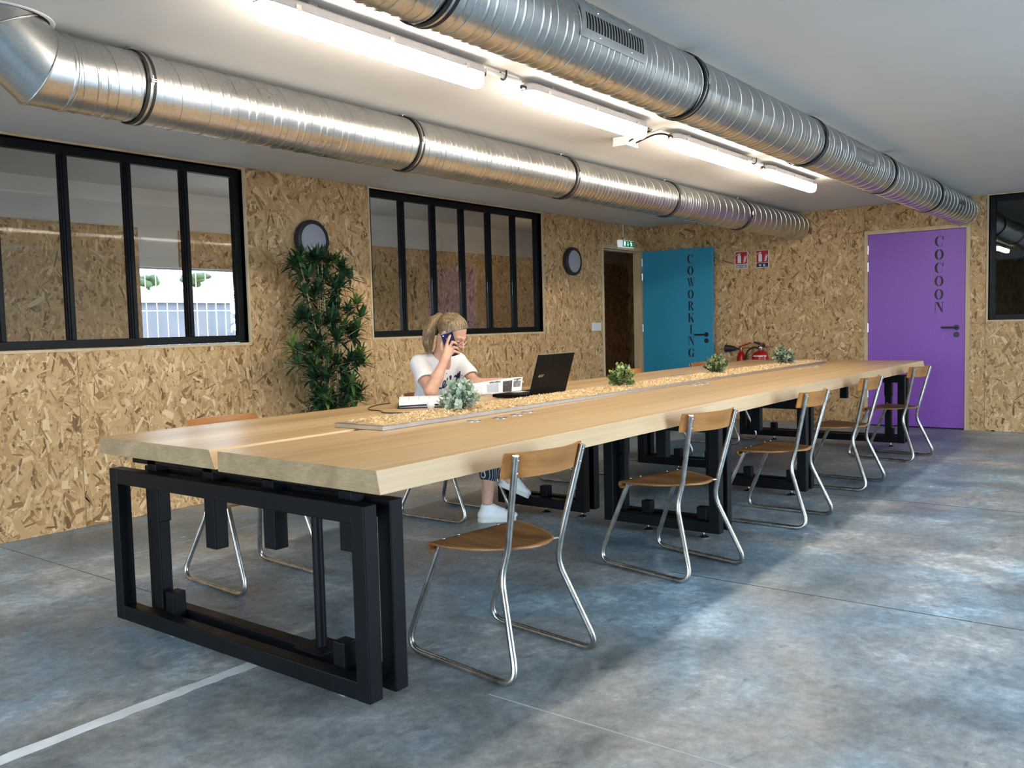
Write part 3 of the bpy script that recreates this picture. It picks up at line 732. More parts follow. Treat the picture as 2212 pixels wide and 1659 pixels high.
def make_chair():
    t = thing('school_chair', '', 'chair')
    vs, fs = seat_mesh(); m = MB(); m.add(vs, fs); o = m.build('seat', M_SEAT, t, smooth=50)
    sol = o.modifiers.new('thick', 'SOLIDIFY'); sol.thickness = 0.009; sol.offset = -1
    # backrest: bent plywood with forward-curving ends
    m = MB(); nu = 20; vs = []; R_ = 0.38; a0 = math.asin(0.164 / R_)
    for lay in (0, 1):
        for z in (0.683, 0.692, 0.760, 0.769):
            for j in range(nu + 1):
                a = (-1 + 2 * j / nu) * 0.54; rr = R_ - 0.011 * lay
                if z in (0.683, 0.769): a *= 0.985
                yt = -0.178 - 0.243 * (z - 0.43) + 0.0125
                vs.append((rr * math.sin(a), yt + R_ * math.cos(a0) - rr * math.cos(a), z))
    n1 = nu + 1; nl = 4 * n1
    fs = []
    for r_ in range(3):
        for j in range(nu):
            a = r_ * n1 + j; fs.append((a + 1, a, a + n1, a + n1 + 1)); b = nl + a; fs.append((b, b + 1, b + n1 + 1, b + n1))
    for j in range(nu): fs.append((j, j + 1, nl + j + 1, nl + j)); a = 3 * n1 + j; fs.append((a + 1, a, nl + a, nl + a + 1))
    for r_ in range(3): a = r_ * n1; fs.append((a, nl + a, nl + a + n1, a + n1)); a += nu; fs.append((a, a + n1, nl + a + n1, nl + a))
    m.add(vs, fs); o = m.build('backrest', M_BACK, t, smooth=50); fix_normals(o)
    for s_ in (-1, 1):
        pts = fillet([(s_ * 0.168, -0.258, 0.762), (s_ * 0.135, -0.178, 0.43), (s_ * 0.142, -0.152, 0.335), (s_ * 0.213, -0.285, 0.0125), (s_ * 0.213, 0.285, 0.0125), (s_ * 0.188, 0.105, 0.413)], [0.35, 0.30, 0.055, 0.06], 8)
        m = MB(); m.tube(pts, 0.0118, 12); m.build('tube_frame', M_CHROME, t, smooth=60)
    m = MB(); m.tube([(-0.19, 0.105, 0.408), (0.19, 0.105, 0.408)], 0.009, 8); m.build('cross_tube', M_CHROME, t, smooth=60)
    for s_ in (-1, 1): m = MB(); m.tube([(s_ * 0.128, -0.172, 0.424), (s_ * 0.100, -0.160, 0.423)], 0.006, 8); m.build('seat_bracket', M_CHROME, t, smooth=60)
    for x, y in ((-0.175, 0.10), (-0.10, 0.105), (0.10, 0.105), (0.175, 0.10)):
        m = MB(); m.ball((x, y, 0.434 + 0.003), (0.006, 0.006, 0.003), None, 10, 6); m.build('rivet', M_CHROMEB, t, smooth=60)
    for s_ in (-1, 1):
        for z in (0.702, 0.746):
            m = MB(); f_ = (z - 0.43) / 0.355; m.ball((s_ * (0.135 + 0.033 * f_), -0.178 - 0.084 * f_ - 0.011, z), (0.005, 0.004, 0.005), None, 8, 6); m.build('rivet', M_CHROMEB, t, smooth=60)
    return t
chair0 = make_chair()
CH = [(2.44, 1.942, -7, 'plywood and steel tube chair nearest the viewer, on the right side of the table', 0),
      (3.80, 1.955, -12, 'plywood and steel tube chair on the right side, second from the viewer', 0),
      (5.03, 1.905, -2, 'plywood and steel tube chair on the right side, middle one of five', 0),
      (6.30, 1.935, -2, 'plywood and steel tube chair on the right side, second from the purple door', 0),
      (7.72, 1.930, -8, 'plywood and steel tube chair at the far right end, in front of the purple door', 0),
      (2.535, 3.525, 176, 'plywood and steel tube chair on the left side, behind the near table frame', 1),
      (4.13, 3.640, 181, 'plywood and steel tube chair the person in the white shirt sits on', 1),
      (5.60, 3.625, 180, 'plywood and steel tube chair on the left side, next beyond the seated person', 1),
      (6.74, 3.625, 180, 'plywood and steel tube chair on the left side, second beyond the seated person', 1),
      (8.02, 3.560, 180, 'plywood and steel tube chair on the left side, farthest, near the fire extinguishers', 1)]
for i, (x, y, a, lab, g) in enumerate(CH):
    o = chair0 if i == 0 else copy_tree(chair0)
    o.location = (x, y, 0.0003); o.rotation_euler = (0, 0, math.radians(a))
    tag(o, lab, 'chair', 'chairs along the left of the table' if g else 'chairs along the right of the table')

# ================================================================== DUCTS
def duct_mesh(mb, x0, x1, yc, zc, r, pitch=0.137, n=56, phase=0.0):
    prof = [(0.0, 0.0), (0.004, 0.0), (0.024, 0.0), (0.044, 0.0), (0.046, 0.0), (0.0492, 0.0013), (0.0525, 0.0018), (0.0558, 0.0013), (0.059, 0.0), (0.061, 0.0), (0.072, 0.0), (0.083, 0.0), (0.085, 0.0), (0.0882, 0.0013), (0.0915, 0.0018), (0.0948, 0.0013), (0.098, 0.0), (0.100, 0.0), (0.114, 0.0),
            (0.128, 0.0), (0.130, 0.0), (0.1307, 0.0026), (0.1350, 0.0026), (0.1357, 0.0)]
    turns = int((x1 - x0) / pitch) + 3; vs = []; rows = 0
    for k in range(-2, turns):
        for s_, h in prof:
            for j in range(n + 1):
                a = 2 * PI * j / n; x = x0 + phase + k * pitch + s_ + pitch * j / n
                x = min(max(x, x0), x1); vs.append((x, yc + (r + h) * math.cos(a + PI / 2), zc + (r + h) * math.sin(a + PI / 2)))
            rows += 1
    fs = []
    for i in range(rows - 1):
        for j in range(n):
            a = i * (n + 1) + j; q = (a, a + 1, a + n + 2, a + n + 1)
            if max(vs[i_][0] for i_ in q) - min(vs[i_][0] for i_ in q) > 1e-6: fs.append(q)
    mb.add(vs, fs)
def clamp(root, x, yc, zc, r, bolt_side):
    prof = []
    m = MB(); T = Matrix.Translation((x, yc, zc)) @ Matrix.Rotation(PI / 2, 4, 'Y')
    for dx in (-0.013, 0.013):
        m.lathe([(r + 0.004, dx - 0.007), (r + 0.0085, dx - 0.007), (r + 0.0085, dx + 0.007), (r + 0.004, dx + 0.007)], 56, T, caps=False)
    m.build('rubber_lining', M_RUBBER, root, smooth=40)
    m = MB(); m.lathe([(r + 0.0045, -0.008), (r + 0.0075, -0.008), (r + 0.0075, 0.008), (r + 0.0045, 0.008)], 56, T, caps=False)
    m.build('clamp_band', M_GALV, root, smooth=40)
    m = MB(); m.tube([(x, yc, zc + r + 0.004), (x, yc, H - 0.002)], 0.005, 8); m.lathe([(0.018, H - 0.004), (0.018, H - 0.0005)], 16, Matrix.Translation((x, yc, 0))); m.build('hanger_rod', M_GALV, root)
    m = MB(); yb = yc - (r + 0.016); m.box(x - 0.010, x + 0.010, yb - 0.006, yb + 0.012, zc - 0.006, zc - 0.002); m.box(x - 0.010, x + 0.010, yb - 0.006, yb + 0.012, zc + 0.002, zc + 0.006); m.tube([(x, yb - 0.001, zc - 0.018), (x, yb - 0.001, zc + 0.020)], 0.003, 6)
    m.build('clamp_bolt', M_CHROMEB, root)
LY, LZ, LR = 3.46, 2.197, 0.141
RY, RZ, RR = 1.79, 2.212, 0.136
dl = thing('ventilation_duct', 'left spiral steel air duct with an elbow rising through the ceiling', 'duct', (5.7, LY, LZ), 'ceiling ducts')
m = MB(); duct_mesh(m, 1.70, XW - 0.002, LY, LZ, LR); m.build('spiral_pipe', M_GALV, dl, smooth=30)
# segmented elbow up to the ceiling opening
cxe, cze = 1.655, LZ + 0.225
def ering(ang, r, xo=None):                         # cross-section plane rotated by ang about the elbow axis
    c = Vector((1.655, LY, LZ)); out = []
    return c
segs = [Vector((1.70, LY, LZ)), Vector((1.625, LY, LZ)), Vector((1.495, LY, LZ + 0.115)), Vector((1.483, LY + 0.012, LZ + 0.42))]
def mitre_pipe(pts, r, n=48):
    """mitred pipe: rings lie in the bisecting planes"""
    parts = []; rings = []
    for i, p in enumerate(pts):
        d0 = (pts[i] - pts[i - 1]).normalized() if i else (pts[1] - pts[0]).normalized()
        d1 = (pts[i + 1] - pts[i]).normalized() if i < len(pts) - 1 else d0
        nb = (d0 + d1).normalized(); rg = []
        side = Vector((0, 1, 0)); up = d0.cross(side).normalized()
        for j in range(n):
            a = 2 * PI * j / n; q = p + (side * math.cos(a) + up * math.sin(a)) * r
            t = (p - q).dot(nb) / d0.dot(nb); rg.append(q + d0 * t)
        rings.append(rg)
    return rings
rg = mitre_pipe(segs, LR + 0.001)
for i in range(len(rg) - 1):
    m = MB(); n = len(rg[i]); m.add(rg[i] + rg[i + 1], [(j, (j + 1) % n, n + (j + 1) % n, n + j) for j in range(n)]); o = m.build('elbow_segment', M_GALV, dl, smooth=60); fix_normals(o)
for i in (1, 2):
    m = MB(); m.tube(rg[i], 0.0045, 8, closed=True); m.build('elbow_seam', M_GALV, dl, smooth=60)
m = MB(); T = Matrix.Translation((1.712, LY, LZ)) @ Matrix.Rotation(PI / 2, 4, 'Y'); m.lathe([(LR + 0.001, -0.014), (LR + 0.005, -0.010), (LR + 0.005, -0.002), (LR + 0.0025, 0.0), (LR + 0.005, 0.002), (LR + 0.005, 0.008), (LR + 0.001, 0.012)], 56, T, caps=False); m.build('coupling_ring', M_GALV, dl, smooth=30)
for x in (2.004, 3.588, 5.145, 6.68, 8.19): clamp(dl, x, LY, LZ, LR, -1)
m = MB(); m.lathe([(0.1855, H + 0.012), (0.1855, H - 0.003), (0.196, H - 0.005), (0.202, H - 0.003), (0.203, H - 0.0002)], 56, Matrix.Translation((HOLE[0], HOLE[1], 0)), caps=False)
tag(m.build('ceiling_ring', M_WHITEP, smooth=50), 'white ring lining the ceiling hole above the duct elbow', 'ring')
dr = thing('ventilation_duct', 'right spiral steel air duct with slotted vents, above the chairs', 'duct', (5.7, RY, RZ), 'ceiling ducts')
m = MB(); duct_mesh(m, -2.0, XW - 0.002, RY, RZ, RR, phase=0.05); m.build('spiral_pipe', M_GALV, dr, smooth=30)
for x in (0.42, 1.973, 3.59, 5.20, 6.755, 8.285): clamp(dr, x, RY, RZ, RR, -1)
def vent(x0, x1, n, open_=True):
    """curved plate hugging the duct with an opening and upright bars"""
    def P(x, a, dr_): a = math.radians(a); return (x, RY + (RR + dr_) * math.cos(a), RZ + (RR + dr_) * math.sin(a))
    v = None; A0, A1, B0, B1 = 152, 199, 163.5, 187.0; e = 0.028
    m = MB()
    def patch(xa, xb, a0, a1, k=8):
        vs = []
        for dr_ in (0.0035, 0.0065):
            for i in range(k + 1):
                a = a0 + (a1 - a0) * i / k; vs += [P(xa, a, dr_), P(xb, a, dr_)]
        o = 2 * (k + 1); fs = []
        for i in range(k): fs += [(2 * i, 2 * i + 2, 2 * i + 3, 2 * i + 1), (o + 2 * i, o + 2 * i + 1, o + 2 * i + 3, o + 2 * i + 2), (2 * i, o + 2 * i, o + 2 * i + 2, 2 * i + 2), (2 * i + 1, 2 * i + 3, o + 2 * i + 3, o + 2 * i + 1)]
        fs += [(0, 1, o + 1, o), (2 * k, o + 2 * k, o + 2 * k + 1, 2 * k + 1)]; m.add(vs, fs)
    patch(x0 - e, x1 + e, A0, B0); patch(x0 - e, x1 + e, B1, A1); patch(x0 - e, x0, B0, B1); patch(x1, x1 + e, B0, B1)
    v = m.build('vent_plate', M_ALU, dr, smooth=40); fix_normals(v)
    m = MB(); 
    vs = []
    for i in range(9): a = B0 + (B1 - B0) * i / 8; vs += [P(x0, a, 0.0032), P(x1, a, 0.0032)]
    m.add(vs, [(2 * i, 2 * i + 2, 2 * i + 3, 2 * i + 1) for i in range(8)]); m.build('vent_shade_sheet', M_RUBBER, v)  # black sheet painting the shade inside the duct behind the slats
    for i in range(n):
        x = x0 + (i + 0.7) * (x1 - x0) / (n + 0.4); m = MB(); m.tube([P(x, B0 + (B1 - B0) * k / 6, 0.005) for k in range(7)], 0.0022, 6); m.build('vent_slat', M_ALU, v)
    for x in (x0 + 0.09, x1 - 0.09):
        for a in (157.5, 192.5): m = MB(); m.ball(P(x, a, 0.0075), 0.004, None, 8, 6); m.build('rivet', M_CHROMEB, v)
vent(2.628, 3.030, 20); vent(5.775, 6.175, 20)
# small flat cover plate near the far end
m = MB()
for i in range(2): pass
vs = []
for dr_ in (0.0035, 0.007):
    for i in range(7):
        a = math.radians(168 + 22 * i / 6)
        for x in (8.90, 9.25): vs.append((x, RY + (RR + dr_) * math.cos(a), RZ + (RR + dr_) * math.sin(a)))
fs = []
for i in range(6): fs += [(2 * i, 2 * i + 2, 2 * i + 3, 2 * i + 1), (14 + 2 * i, 14 + 2 * i + 1, 14 + 2 * i + 3, 14 + 2 * i + 2), (2 * i, 14 + 2 * i, 16 + 2 * i, 2 * i + 2), (2 * i + 1, 2 * i + 3, 17 + 2 * i, 15 + 2 * i)]
fs += [(0, 1, 15, 14), (12, 26, 27, 13)]
m.add(vs, fs); fix_normals(m.build('vent_plate', M_ALU, dr, smooth=40))
# foam seal where the right duct enters the wall
t_ = NT('beige_sealing_foam'); nn = t_.noise(t_.coord(), 40, 4); t_.set(col=t_.ramp(nn, [(0.3, (0.38, 0.28, 0.15)), (0.7, (0.58, 0.46, 0.28))]), rough=0.9); t_.bump(nn, 0.6, 0.01)
m = MB(); ptsf = []
for i in range(40):
    a = 2 * PI * i / 40; rr_ = RR + 0.004 + 0.006 * math.sin(i * 2.3) + 0.004 * math.sin(i * 5.1); ptsf.append((XW - 0.008, RY + rr_ * math.cos(a), min(RZ + rr_ * math.sin(a), H - 0.014)))
m.tube(ptsf, [0.012 + 0.004 * math.sin(i * 3.7) for i in range(40)], 8, closed=True); m.build('foam_seal', t_.m, dr, smooth=60)

# ================================================================== LED FIXTURES
M_LED = mat_emit('led_diffuser', LED_COLOR, LED_STRENGTH)
def led(x0, x1, label):
    y = 2.525; t = thing('tube_light', label, 'ceiling light', ((x0 + x1) / 2, y, H), 'ceiling tube lights in a row')
    def stad(hw, x0, x1, n=10):
        return [(x1 - hw + hw * math.cos(a), y + hw * math.sin(a)) for a in [(-PI / 2 + PI * i / n) for i in range(n + 1)]] + [(x0 + hw + hw * math.cos(a), y + hw * math.sin(a)) for a in [(PI / 2 + PI * i / n) for i in range(n + 1)]]
    def loft(levels, x0, x1, mb):
        vs = []; n = None
        for inset, z, hw in levels:
            p = stad(hw, x0 + inset, x1 - inset); n = len(p); vs += [(a, b, z) for a, b in p]
        fs = [(k * n + j, k * n + (j + 1) % n, (k + 1) * n + (j + 1) % n, (k + 1) * n + j) for k in range(len(levels) - 1) for j in range(n)]
        fs += [tuple(range(n - 1, -1, -1)), tuple((len(levels) - 1) * n + j for j in range(n))]; mb.add(vs, fs)
    m = MB(); loft([(0.012, 2.338, 0.034), (0.0, 2.330, 0.042), (0.0, 2.308, 0.043), (-0.002, 2.306, 0.045), (-0.002, 2.300, 0.045)], x0, x1, m); o = m.build('housing', M_GREYP, t, smooth=40); fix_normals(o)
    m = MB(); loft([(0.001, 2.2998, 0.043), (0.001, 2.270, 0.042), (0.006, 2.252, 0.037), (0.016, 2.243, 0.027), (0.026, 2.240, 0.016)], x0, x1, m); o = m.build('diffuser', M_LED, t, smooth=60); fix_normals(o)
    for f in (0.12, 0.5, 0.88):
        for s_ in (-1, 1):
            x = x0 + (x1 - x0) * f; m = MB(); m.box(x - 0.011, x + 0.011, y + s_ * 0.0455 - 0.004, y + s_ * 0.0455 + 0.004, 2.294, 2.316); m.build('clip', M_ALU, t)
    for f in (0.2, 0.8):
        x = x0 + (x1 - x0) * f; m = MB(); m.box(x - 0.02, x + 0.02, y - 0.012, y + 0.012, 2.337, H); m.build('bracket', M_GREYP, t)
    for x, s_ in ((x0, -1), (x1, 1)):
        m = MB(); m.tube([(x - s_ * 0.003, y, 2.312), (x + s_ * 0.028, y, 2.312)], 0.010, 10); m.build('cable_gland', M_BLACKP, t, smooth=50)
led(1.925, 3.128, 'lit tube light nearest the viewer, largest of the four on the ceiling')
led(3.462, 4.620, 'second lit tube light on the ceiling, before the junction box')
led(4.975, 6.105, 'third lit tube light on the ceiling, beyond the junction box')
led(6.475, 7.575, 'fourth and smallest lit tube light, nearest the far wall')
def conduit(x0, x1, label):
    t = thing('conduit', label, 'conduit', ((x0 + x1) / 2, 2.525, H), 'conduits between tube lights')
    m = MB(); m.tube([(x0, 2.525, 2.332), (x1, 2.525, 2.332)], 0.011, 10); m.build('pipe', M_WHITEP, t, smooth=60)
    xm = (x0 + x1) / 2; m = MB(); m.tube([(xm, 2.525 - 0.017, H - 0.002), (xm, 2.525 - 0.017, 2.332), (xm, 2.525 - 0.010, 2.320), (xm, 2.525, 2.3165), (xm, 2.525 + 0.010, 2.320), (xm, 2.525 + 0.017, 2.332), (xm, 2.525 + 0.017, H - 0.002)], 0.0045, 8); m.build('clip', M_BLACKP, t, smooth=60)
conduit(3.165, 3.425, 'white cable conduit with a black clip between the first two tube lights')
conduit(6.142, 6.438, 'white cable conduit with a black clip between the last two tube lights')
jb = thing('junction_box', 'white plastic cable junction box on the ceiling', 'junction box', (5.03, 2.87, H))
Tj = Matrix.Translation((5.0, 2.862, 0)); m = MB(); m.box(-0.075, 0.075, -0.05, 0.05, H - 0.052, H - 0.001, Tj); m.build('box_body', M_WHITEP, jb, bevel=0.005)
m = MB(); m.box(-0.077, 0.077, -0.052, 0.052, H - 0.060, H - 0.050, Tj); m.build('lid', M_WHITEP, jb, bevel=0.003)
for x in (4.965, 5.03):
    m = MB(); m.lathe([(0.013, 0), (0.013, 0.004), (0.009, 0.006)], 16, Matrix.Translation((x, 2.812, H - 0.027)) @ Matrix.Rotation(PI / 2, 4, 'X')); m.build('knockout', M_WHITEP, jb, smooth=40)
M_CABLE = plain('black_cable', (0.012, 0.011, 0.010), 0.5, var=0.1)
def spline(pts, n=8):
    pts = [Vector(p) for p in pts]; out = []
    for i in range(len(pts) - 1):
        p0, p1, p2, p3 = pts[max(i - 1, 0)], pts[i], pts[i + 1], pts[min(i + 2, len(pts) - 1)]
        for k in range(n):
            t = k / n; out.append(0.5 * ((2 * p1) + (p2 - p0) * t + (2 * p0 - 5 * p1 + 4 * p2 - p3) * t * t + (3 * p1 - p0 - 3 * p2 + p3) * t ** 3))
    out.append(pts[-1]); return out
m = MB(); m.tube(spline([(4.65, 2.525, 2.312), (4.70, 2.53, 2.318), (4.79, 2.58, 2.335), (4.86, 2.60, 2.345), (4.90, 2.66, 2.345), (4.94, 2.76, 2.335), (4.96, 2.811, 2.325)]), 0.006, 8)
tag(m.build('ceiling_cable', M_CABLE, smooth=60), 'dark cable from the second tube light to the junction box', 'cable')
m = MB(); m.tube(spline([(5.04, 2.811, 2.325), (5.03, 2.76, 2.335), (4.99, 2.66, 2.345), (4.95, 2.58, 2.335), (4.945, 2.53, 2.318), (4.95, 2.525, 2.312)]), 0.006, 8)
tag(m.build('ceiling_cable', M_CABLE, smooth=60), 'dark cable from the junction box to the third tube light', 'cable')

# added lamps, out of sight behind the glazed wall, to brighten the corridor
M_FILLC = mat_emit('corridor_fill_glow', (1.0, 0.70, 0.44), 6.0)
def corridor_fill(x, label):
    t = thing('corridor_fill_lamp', label, 'wall lamp', (x, YW + 0.12, 1.9), 'added corridor fill lamps')
    T = Matrix.Translation((x, YW + 0.1205, 1.9)) @ Matrix.Rotation(-PI / 2, 4, 'X')
    m = MB(); m.lathe([(0.16, 0.0), (0.16, 0.03), (0.15, 0.035)], 32, T); m.build('fill_base', M_WHITEP, t, smooth=40)
    m = MB(); m.lathe([(0.15, 0.0352), (0.14, 0.05), (0.09, 0.07), (0.02, 0.075)], 32, T); m.build('fill_shade', M_FILLC, t, smooth=60)
corridor_fill(4.53, 'added unseen fill lamp on the corridor side of the glazed wall, behind the tall plant')
corridor_fill(8.2, 'added unseen fill lamp on the corridor side of the glazed wall, near the blue door')
corridor_fill(0.7, 'added unseen fill lamp on the corridor side of the glazed wall, left of the near window')

# ================================================================== PLANTER TRAY
TX0, TX1, TY0, TY1 = 2.482, 8.02, 2.556, 2.848
tray = thing('planter_tray', 'long brushed metal planter tray down the middle of the table', 'tray', (5.3, 2.73, TZ))
for (a, b, c, d, nm) in ((TX0, TX0 + 0.030, TY0, TY1, 'rim'), (TX1 - 0.030, TX1, TY0, TY1, 'rim'), (TX0 + 0.030, TX1 - 0.030, TY0, TY0 + 0.012, 'rim'), (TX0 + 0.030, TX1 - 0.030, TY1 - 0.012, TY1, 'rim')):
    m = MB(); m.box(a, b, c, d, TZ + 0.0005, TZ + 0.0185); m.build(nm, M_ALU, tray, bevel=0.0015)
m = MB(); m.box(TX0 + 0.03, TX1 - 0.03, TY0 + 0.012, TY1 - 0.012, TZ + 0.0005, TZ + 0.002); m.build('tray_floor', M_ALU, tray)
# wood shavings
t = NT('wood_shavings'); at = t.n('ShaderNodeAttribute'); at.attribute_name = 'tone'
t.set(col=t.ramp(at.outputs['Fac'], [(0.0, (0.44, 0.28, 0.12)), (0.5, (0.68, 0.50, 0.27)), (1.0, (0.83, 0.67, 0.43))]), rough=0.7)
M_SHAV = t.m
x0, x1, y0, y1 = TX0 + 0.034, TX1 - 0.034, TY0 + 0.014, TY1 - 0.014
nx, ny = 260, 14; vs = []; fs = []; tn = []
gx = rng.random((nx + 1, ny + 1))
for i in range(nx + 1):
    for j in range(ny + 1):
        e = min(j, ny - j) / (ny / 2); vs.append((x0 + (x1 - x0) * i / nx, y0 + (y1 - y0) * j / ny, TZ + 0.0055 + (0.013 * e ** 0.6 + 0.005 * gx[i, j]) * min(1, i / 8)))
for i in range(nx):
    for j in range(ny): fs.append((i * (ny + 1) + j, (i + 1) * (ny + 1) + j, (i + 1) * (ny + 1) + j + 1, i * (ny + 1) + j + 1)); tn.append(0.25 + 0.3 * random.random())
NSH = 11000
for k in range(NSH):
    cx_, cy_ = random.uniform(x0 + 0.006, x1 - 0.006), random.uniform(y0 + 0.003, y1 - 0.003); e = min(cy_ - y0, y1 - cy_) / ((y1 - y0) / 2)
    z = TZ + 0.013 + 0.013 * e ** 0.6 + random.uniform(0, 0.008); L_ = random.uniform(0.008, 0.024); W_ = random.uniform(0.0025, 0.0065)
    a = random.uniform(0, 2 * PI); d = Vector((math.cos(a), math.sin(a), random.uniform(-0.5, 0.7))).normalized(); s_ = d.cross(Vector((random.uniform(-1, 1), random.uniform(-1, 1), 1))).normalized(); u_ = s_.cross(d)
    c = Vector((cx_, cy_, z)); curl = random.uniform(0.2, 1.0); o = len(vs)
    for q in range(4):
        th = (q / 3 - 0.5) * 2.2 * curl; p = c + d * (L_ * math.sin(th) / (2.2 * curl)) + u_ * (L_ * (1 - math.cos(th)) / (2.2 * curl))
        p1_, p2_ = p - s_ * W_ / 2, p + s_ * W_ / 2
        for pp in (p1_, p2_):
            pp.y = min(max(pp.y, y0 - 0.001), y1 + 0.001); pp.x = min(max(pp.x, x0 - 0.003), x1 + 0.003); vs.append(tuple(pp))
    tone = min(1, max(0, random.gauss(0.68, 0.2)))
    for q in range(3): fs.append((o + 2 * q, o + 2 * q + 1, o + 2 * q + 3, o + 2 * q + 2)); tn.append(tone)
me = bpy.data.meshes.new('wood_shavings'); me.from_pydata(vs, [], fs); me.materials.append(M_SHAV)
at = me.attributes.new('tone', 'FLOAT', 'FACE'); at.data.foreach_set('value', np.array(tn, dtype=np.float32)); me.update()
tag(link('wood_shavings', me), 'pale curled wood shavings filling the metal planter tray', 'wood shavings', None, 'stuff')

# ================================================================== PLANTS
def leaf_mat(name, a, b, rough=0.5):
    t = NT(name); oi = t.n('ShaderNodeObjectInfo'); n = t.noise(t.coord(), 18, 3)
    f = t.math('ADD', t.math('MULTIPLY', n, 0.6), t.math('MULTIPLY', oi.outputs['Random'], 0.4))
    t.set(col=t.ramp(f, [(0.3, a), (0.7, b)]), rough=rough, spec=0.4); return t.m
def leaf(mb, p, d, up, L_, W_, droop=0.3, k=4, shape=0.45):
    """curved pointed blade along d with a folded midrib"""
    d = d.normalized(); s_ = d.cross(up)
    if s_.length < 1e-3: s_ = d.orthogonal()
    s_.normalize(); n_ = s_.cross(d); vs = []; fs = []
    for i in range(k + 1):
        t = i / k; c = p + d * (L_ * t) - Vector((0, 0, 1)) * (droop * L_ * t * t) + n_ * 0.0
        hw = W_ / 2 * (math.sin(PI * t ** (shape * 1.55)) ** 0.75 if 0 < t < 1 else 0.04)
        vs += [c - s_ * hw + n_ * hw * 0.22, c, c + s_ * hw + n_ * hw * 0.22]
    for i in range(k):
        a = i * 3; fs += [(a, a + 1, a + 4, a + 3), (a + 1, a + 2, a + 5, a + 4)]
    mb.add(vs, fs)
def small_plant(name, label, x, y, wid, hgt, mats, lw, ll, nsprig, seed, droop, shape, stem_mat, upright=0.35):
    r_ = random.Random(seed); z0 = TZ + 0.019
    t = thing(name, label, 'plant', (x, y, z0), 'small plants in the planter tray')
    for s_ in range(nsprig):
        el = math.radians(r_.uniform(8, 88)); az = 2 * PI * (s_ * 0.618 + r_.uniform(-0.05, 0.05))
        dv = Vector((math.cos(az) * math.cos(el) * wid / 2, math.sin(az) * math.cos(el) * min(wid / 2, 0.115), math.sin(el) * hgt))
        base = Vector((x + 0.12 * dv.x, y + 0.12 * dv.y, z0 + 0.002)); tip = Vector((x, y, z0 + 0.012)) + dv * r_.uniform(0.82, 0.98)
        midp = base.lerp(tip, 0.5) + Vector((0, 0, 0.012)); pts = [base.lerp(midp, q / 3).lerp(midp.lerp(tip, q / 3), q / 3) for q in range(4)]
        m = MB(); m.tube(pts, 0.0012, 5, mi=1)
        nl = r_.randint(9, 13)
        for q in range(nl):
            f = 0.28 + 0.72 * q / (nl - 1); p = base.lerp(midp, f).lerp(midp.lerp(tip, f), f)
            a2 = q * 2.4 + r_.uniform(-0.4, 0.4); ax = (tip - base).normalized(); o1 = ax.orthogonal().normalized(); o2 = ax.cross(o1)
            d = (o1 * math.cos(a2) + o2 * math.sin(a2)) * (1.0 if q < nl - 1 else 0.15) + ax * r_.uniform(0.3, 0.9) + Vector((0, 0, upright))
            if p.z < z0 + 0.012: p.z = z0 + 0.012
            leaf(m, p, d, ax, ll * r_.uniform(0.7, 1.15), lw * r_.uniform(0.8, 1.15), droop, 4, shape)
        m.build('sprig', [mats[s_ % len(mats)], stem_mat], t, smooth=50)
    return t
M_STEM = plain('green_stem', (0.10, 0.13, 0.05), 0.6)
SAGE = [leaf_mat('sage_leaf', (0.32, 0.42, 0.32), (0.56, 0.64, 0.53)), leaf_mat('sage_leaf_dark', (0.20, 0.31, 0.22), (0.42, 0.53, 0.42)), leaf_mat('sage_leaf_pale', (0.44, 0.54, 0.44), (0.66, 0.72, 0.62))]
LIME = [leaf_mat('lime_leaf', (0.15, 0.22, 0.05), (0.40, 0.46, 0.16)), leaf_mat('mid_green_leaf', (0.035, 0.085, 0.025), (0.14, 0.22, 0.06)), leaf_mat('lime_leaf_pale', (0.26, 0.34, 0.10), (0.50, 0.54, 0.24))]
OLIVE = [leaf_mat('olive_leaf', (0.07, 0.12, 0.035), (0.22, 0.27, 0.09)), leaf_mat('olive_leaf_dark', (0.025, 0.06, 0.02), (0.10, 0.15, 0.05)), leaf_mat('olive_leaf_pale', (0.20, 0.25, 0.08), (0.36, 0.38, 0.16))]
GREY = [leaf_mat('silver_leaf', (0.13, 0.19, 0.12), (0.30, 0.36, 0.25)), leaf_mat('silver_leaf_dark', (0.06, 0.11, 0.06), (0.17, 0.23, 0.14)), leaf_mat('silver_leaf_pale', (0.22, 0.28, 0.18), (0.42, 0.46, 0.34))]
small_plant('sage_plant', 'bushy grey-green plant with rounded leaves beside the laptop, nearest in the tray', 3.13, 2.705, 0.215, 0.135, SAGE, 0.021, 0.031, 56, 1, 0.15, 0.50, M_STEM)
small_plant('lime_plant', 'bushy lime green plant in the tray, second from the viewer', 4.63, 2.705, 0.180, 0.135, LIME, 0.020, 0.023, 46, 2, 0.1, 0.50, M_STEM)
small_plant('olive_plant', 'bushy olive green plant in the tray, third from the viewer', 6.02, 2.715, 0.205, 0.125, OLIVE, 0.018, 0.024, 44, 3, 0.1, 0.50, M_STEM)
small_plant('silver_plant', 'silvery green plant with narrow leaves at the far end of the tray', 7.40, 2.725, 0.215, 0.140, GREY, 0.018, 0.044, 40, 4, 0.25, 0.42, M_STEM)

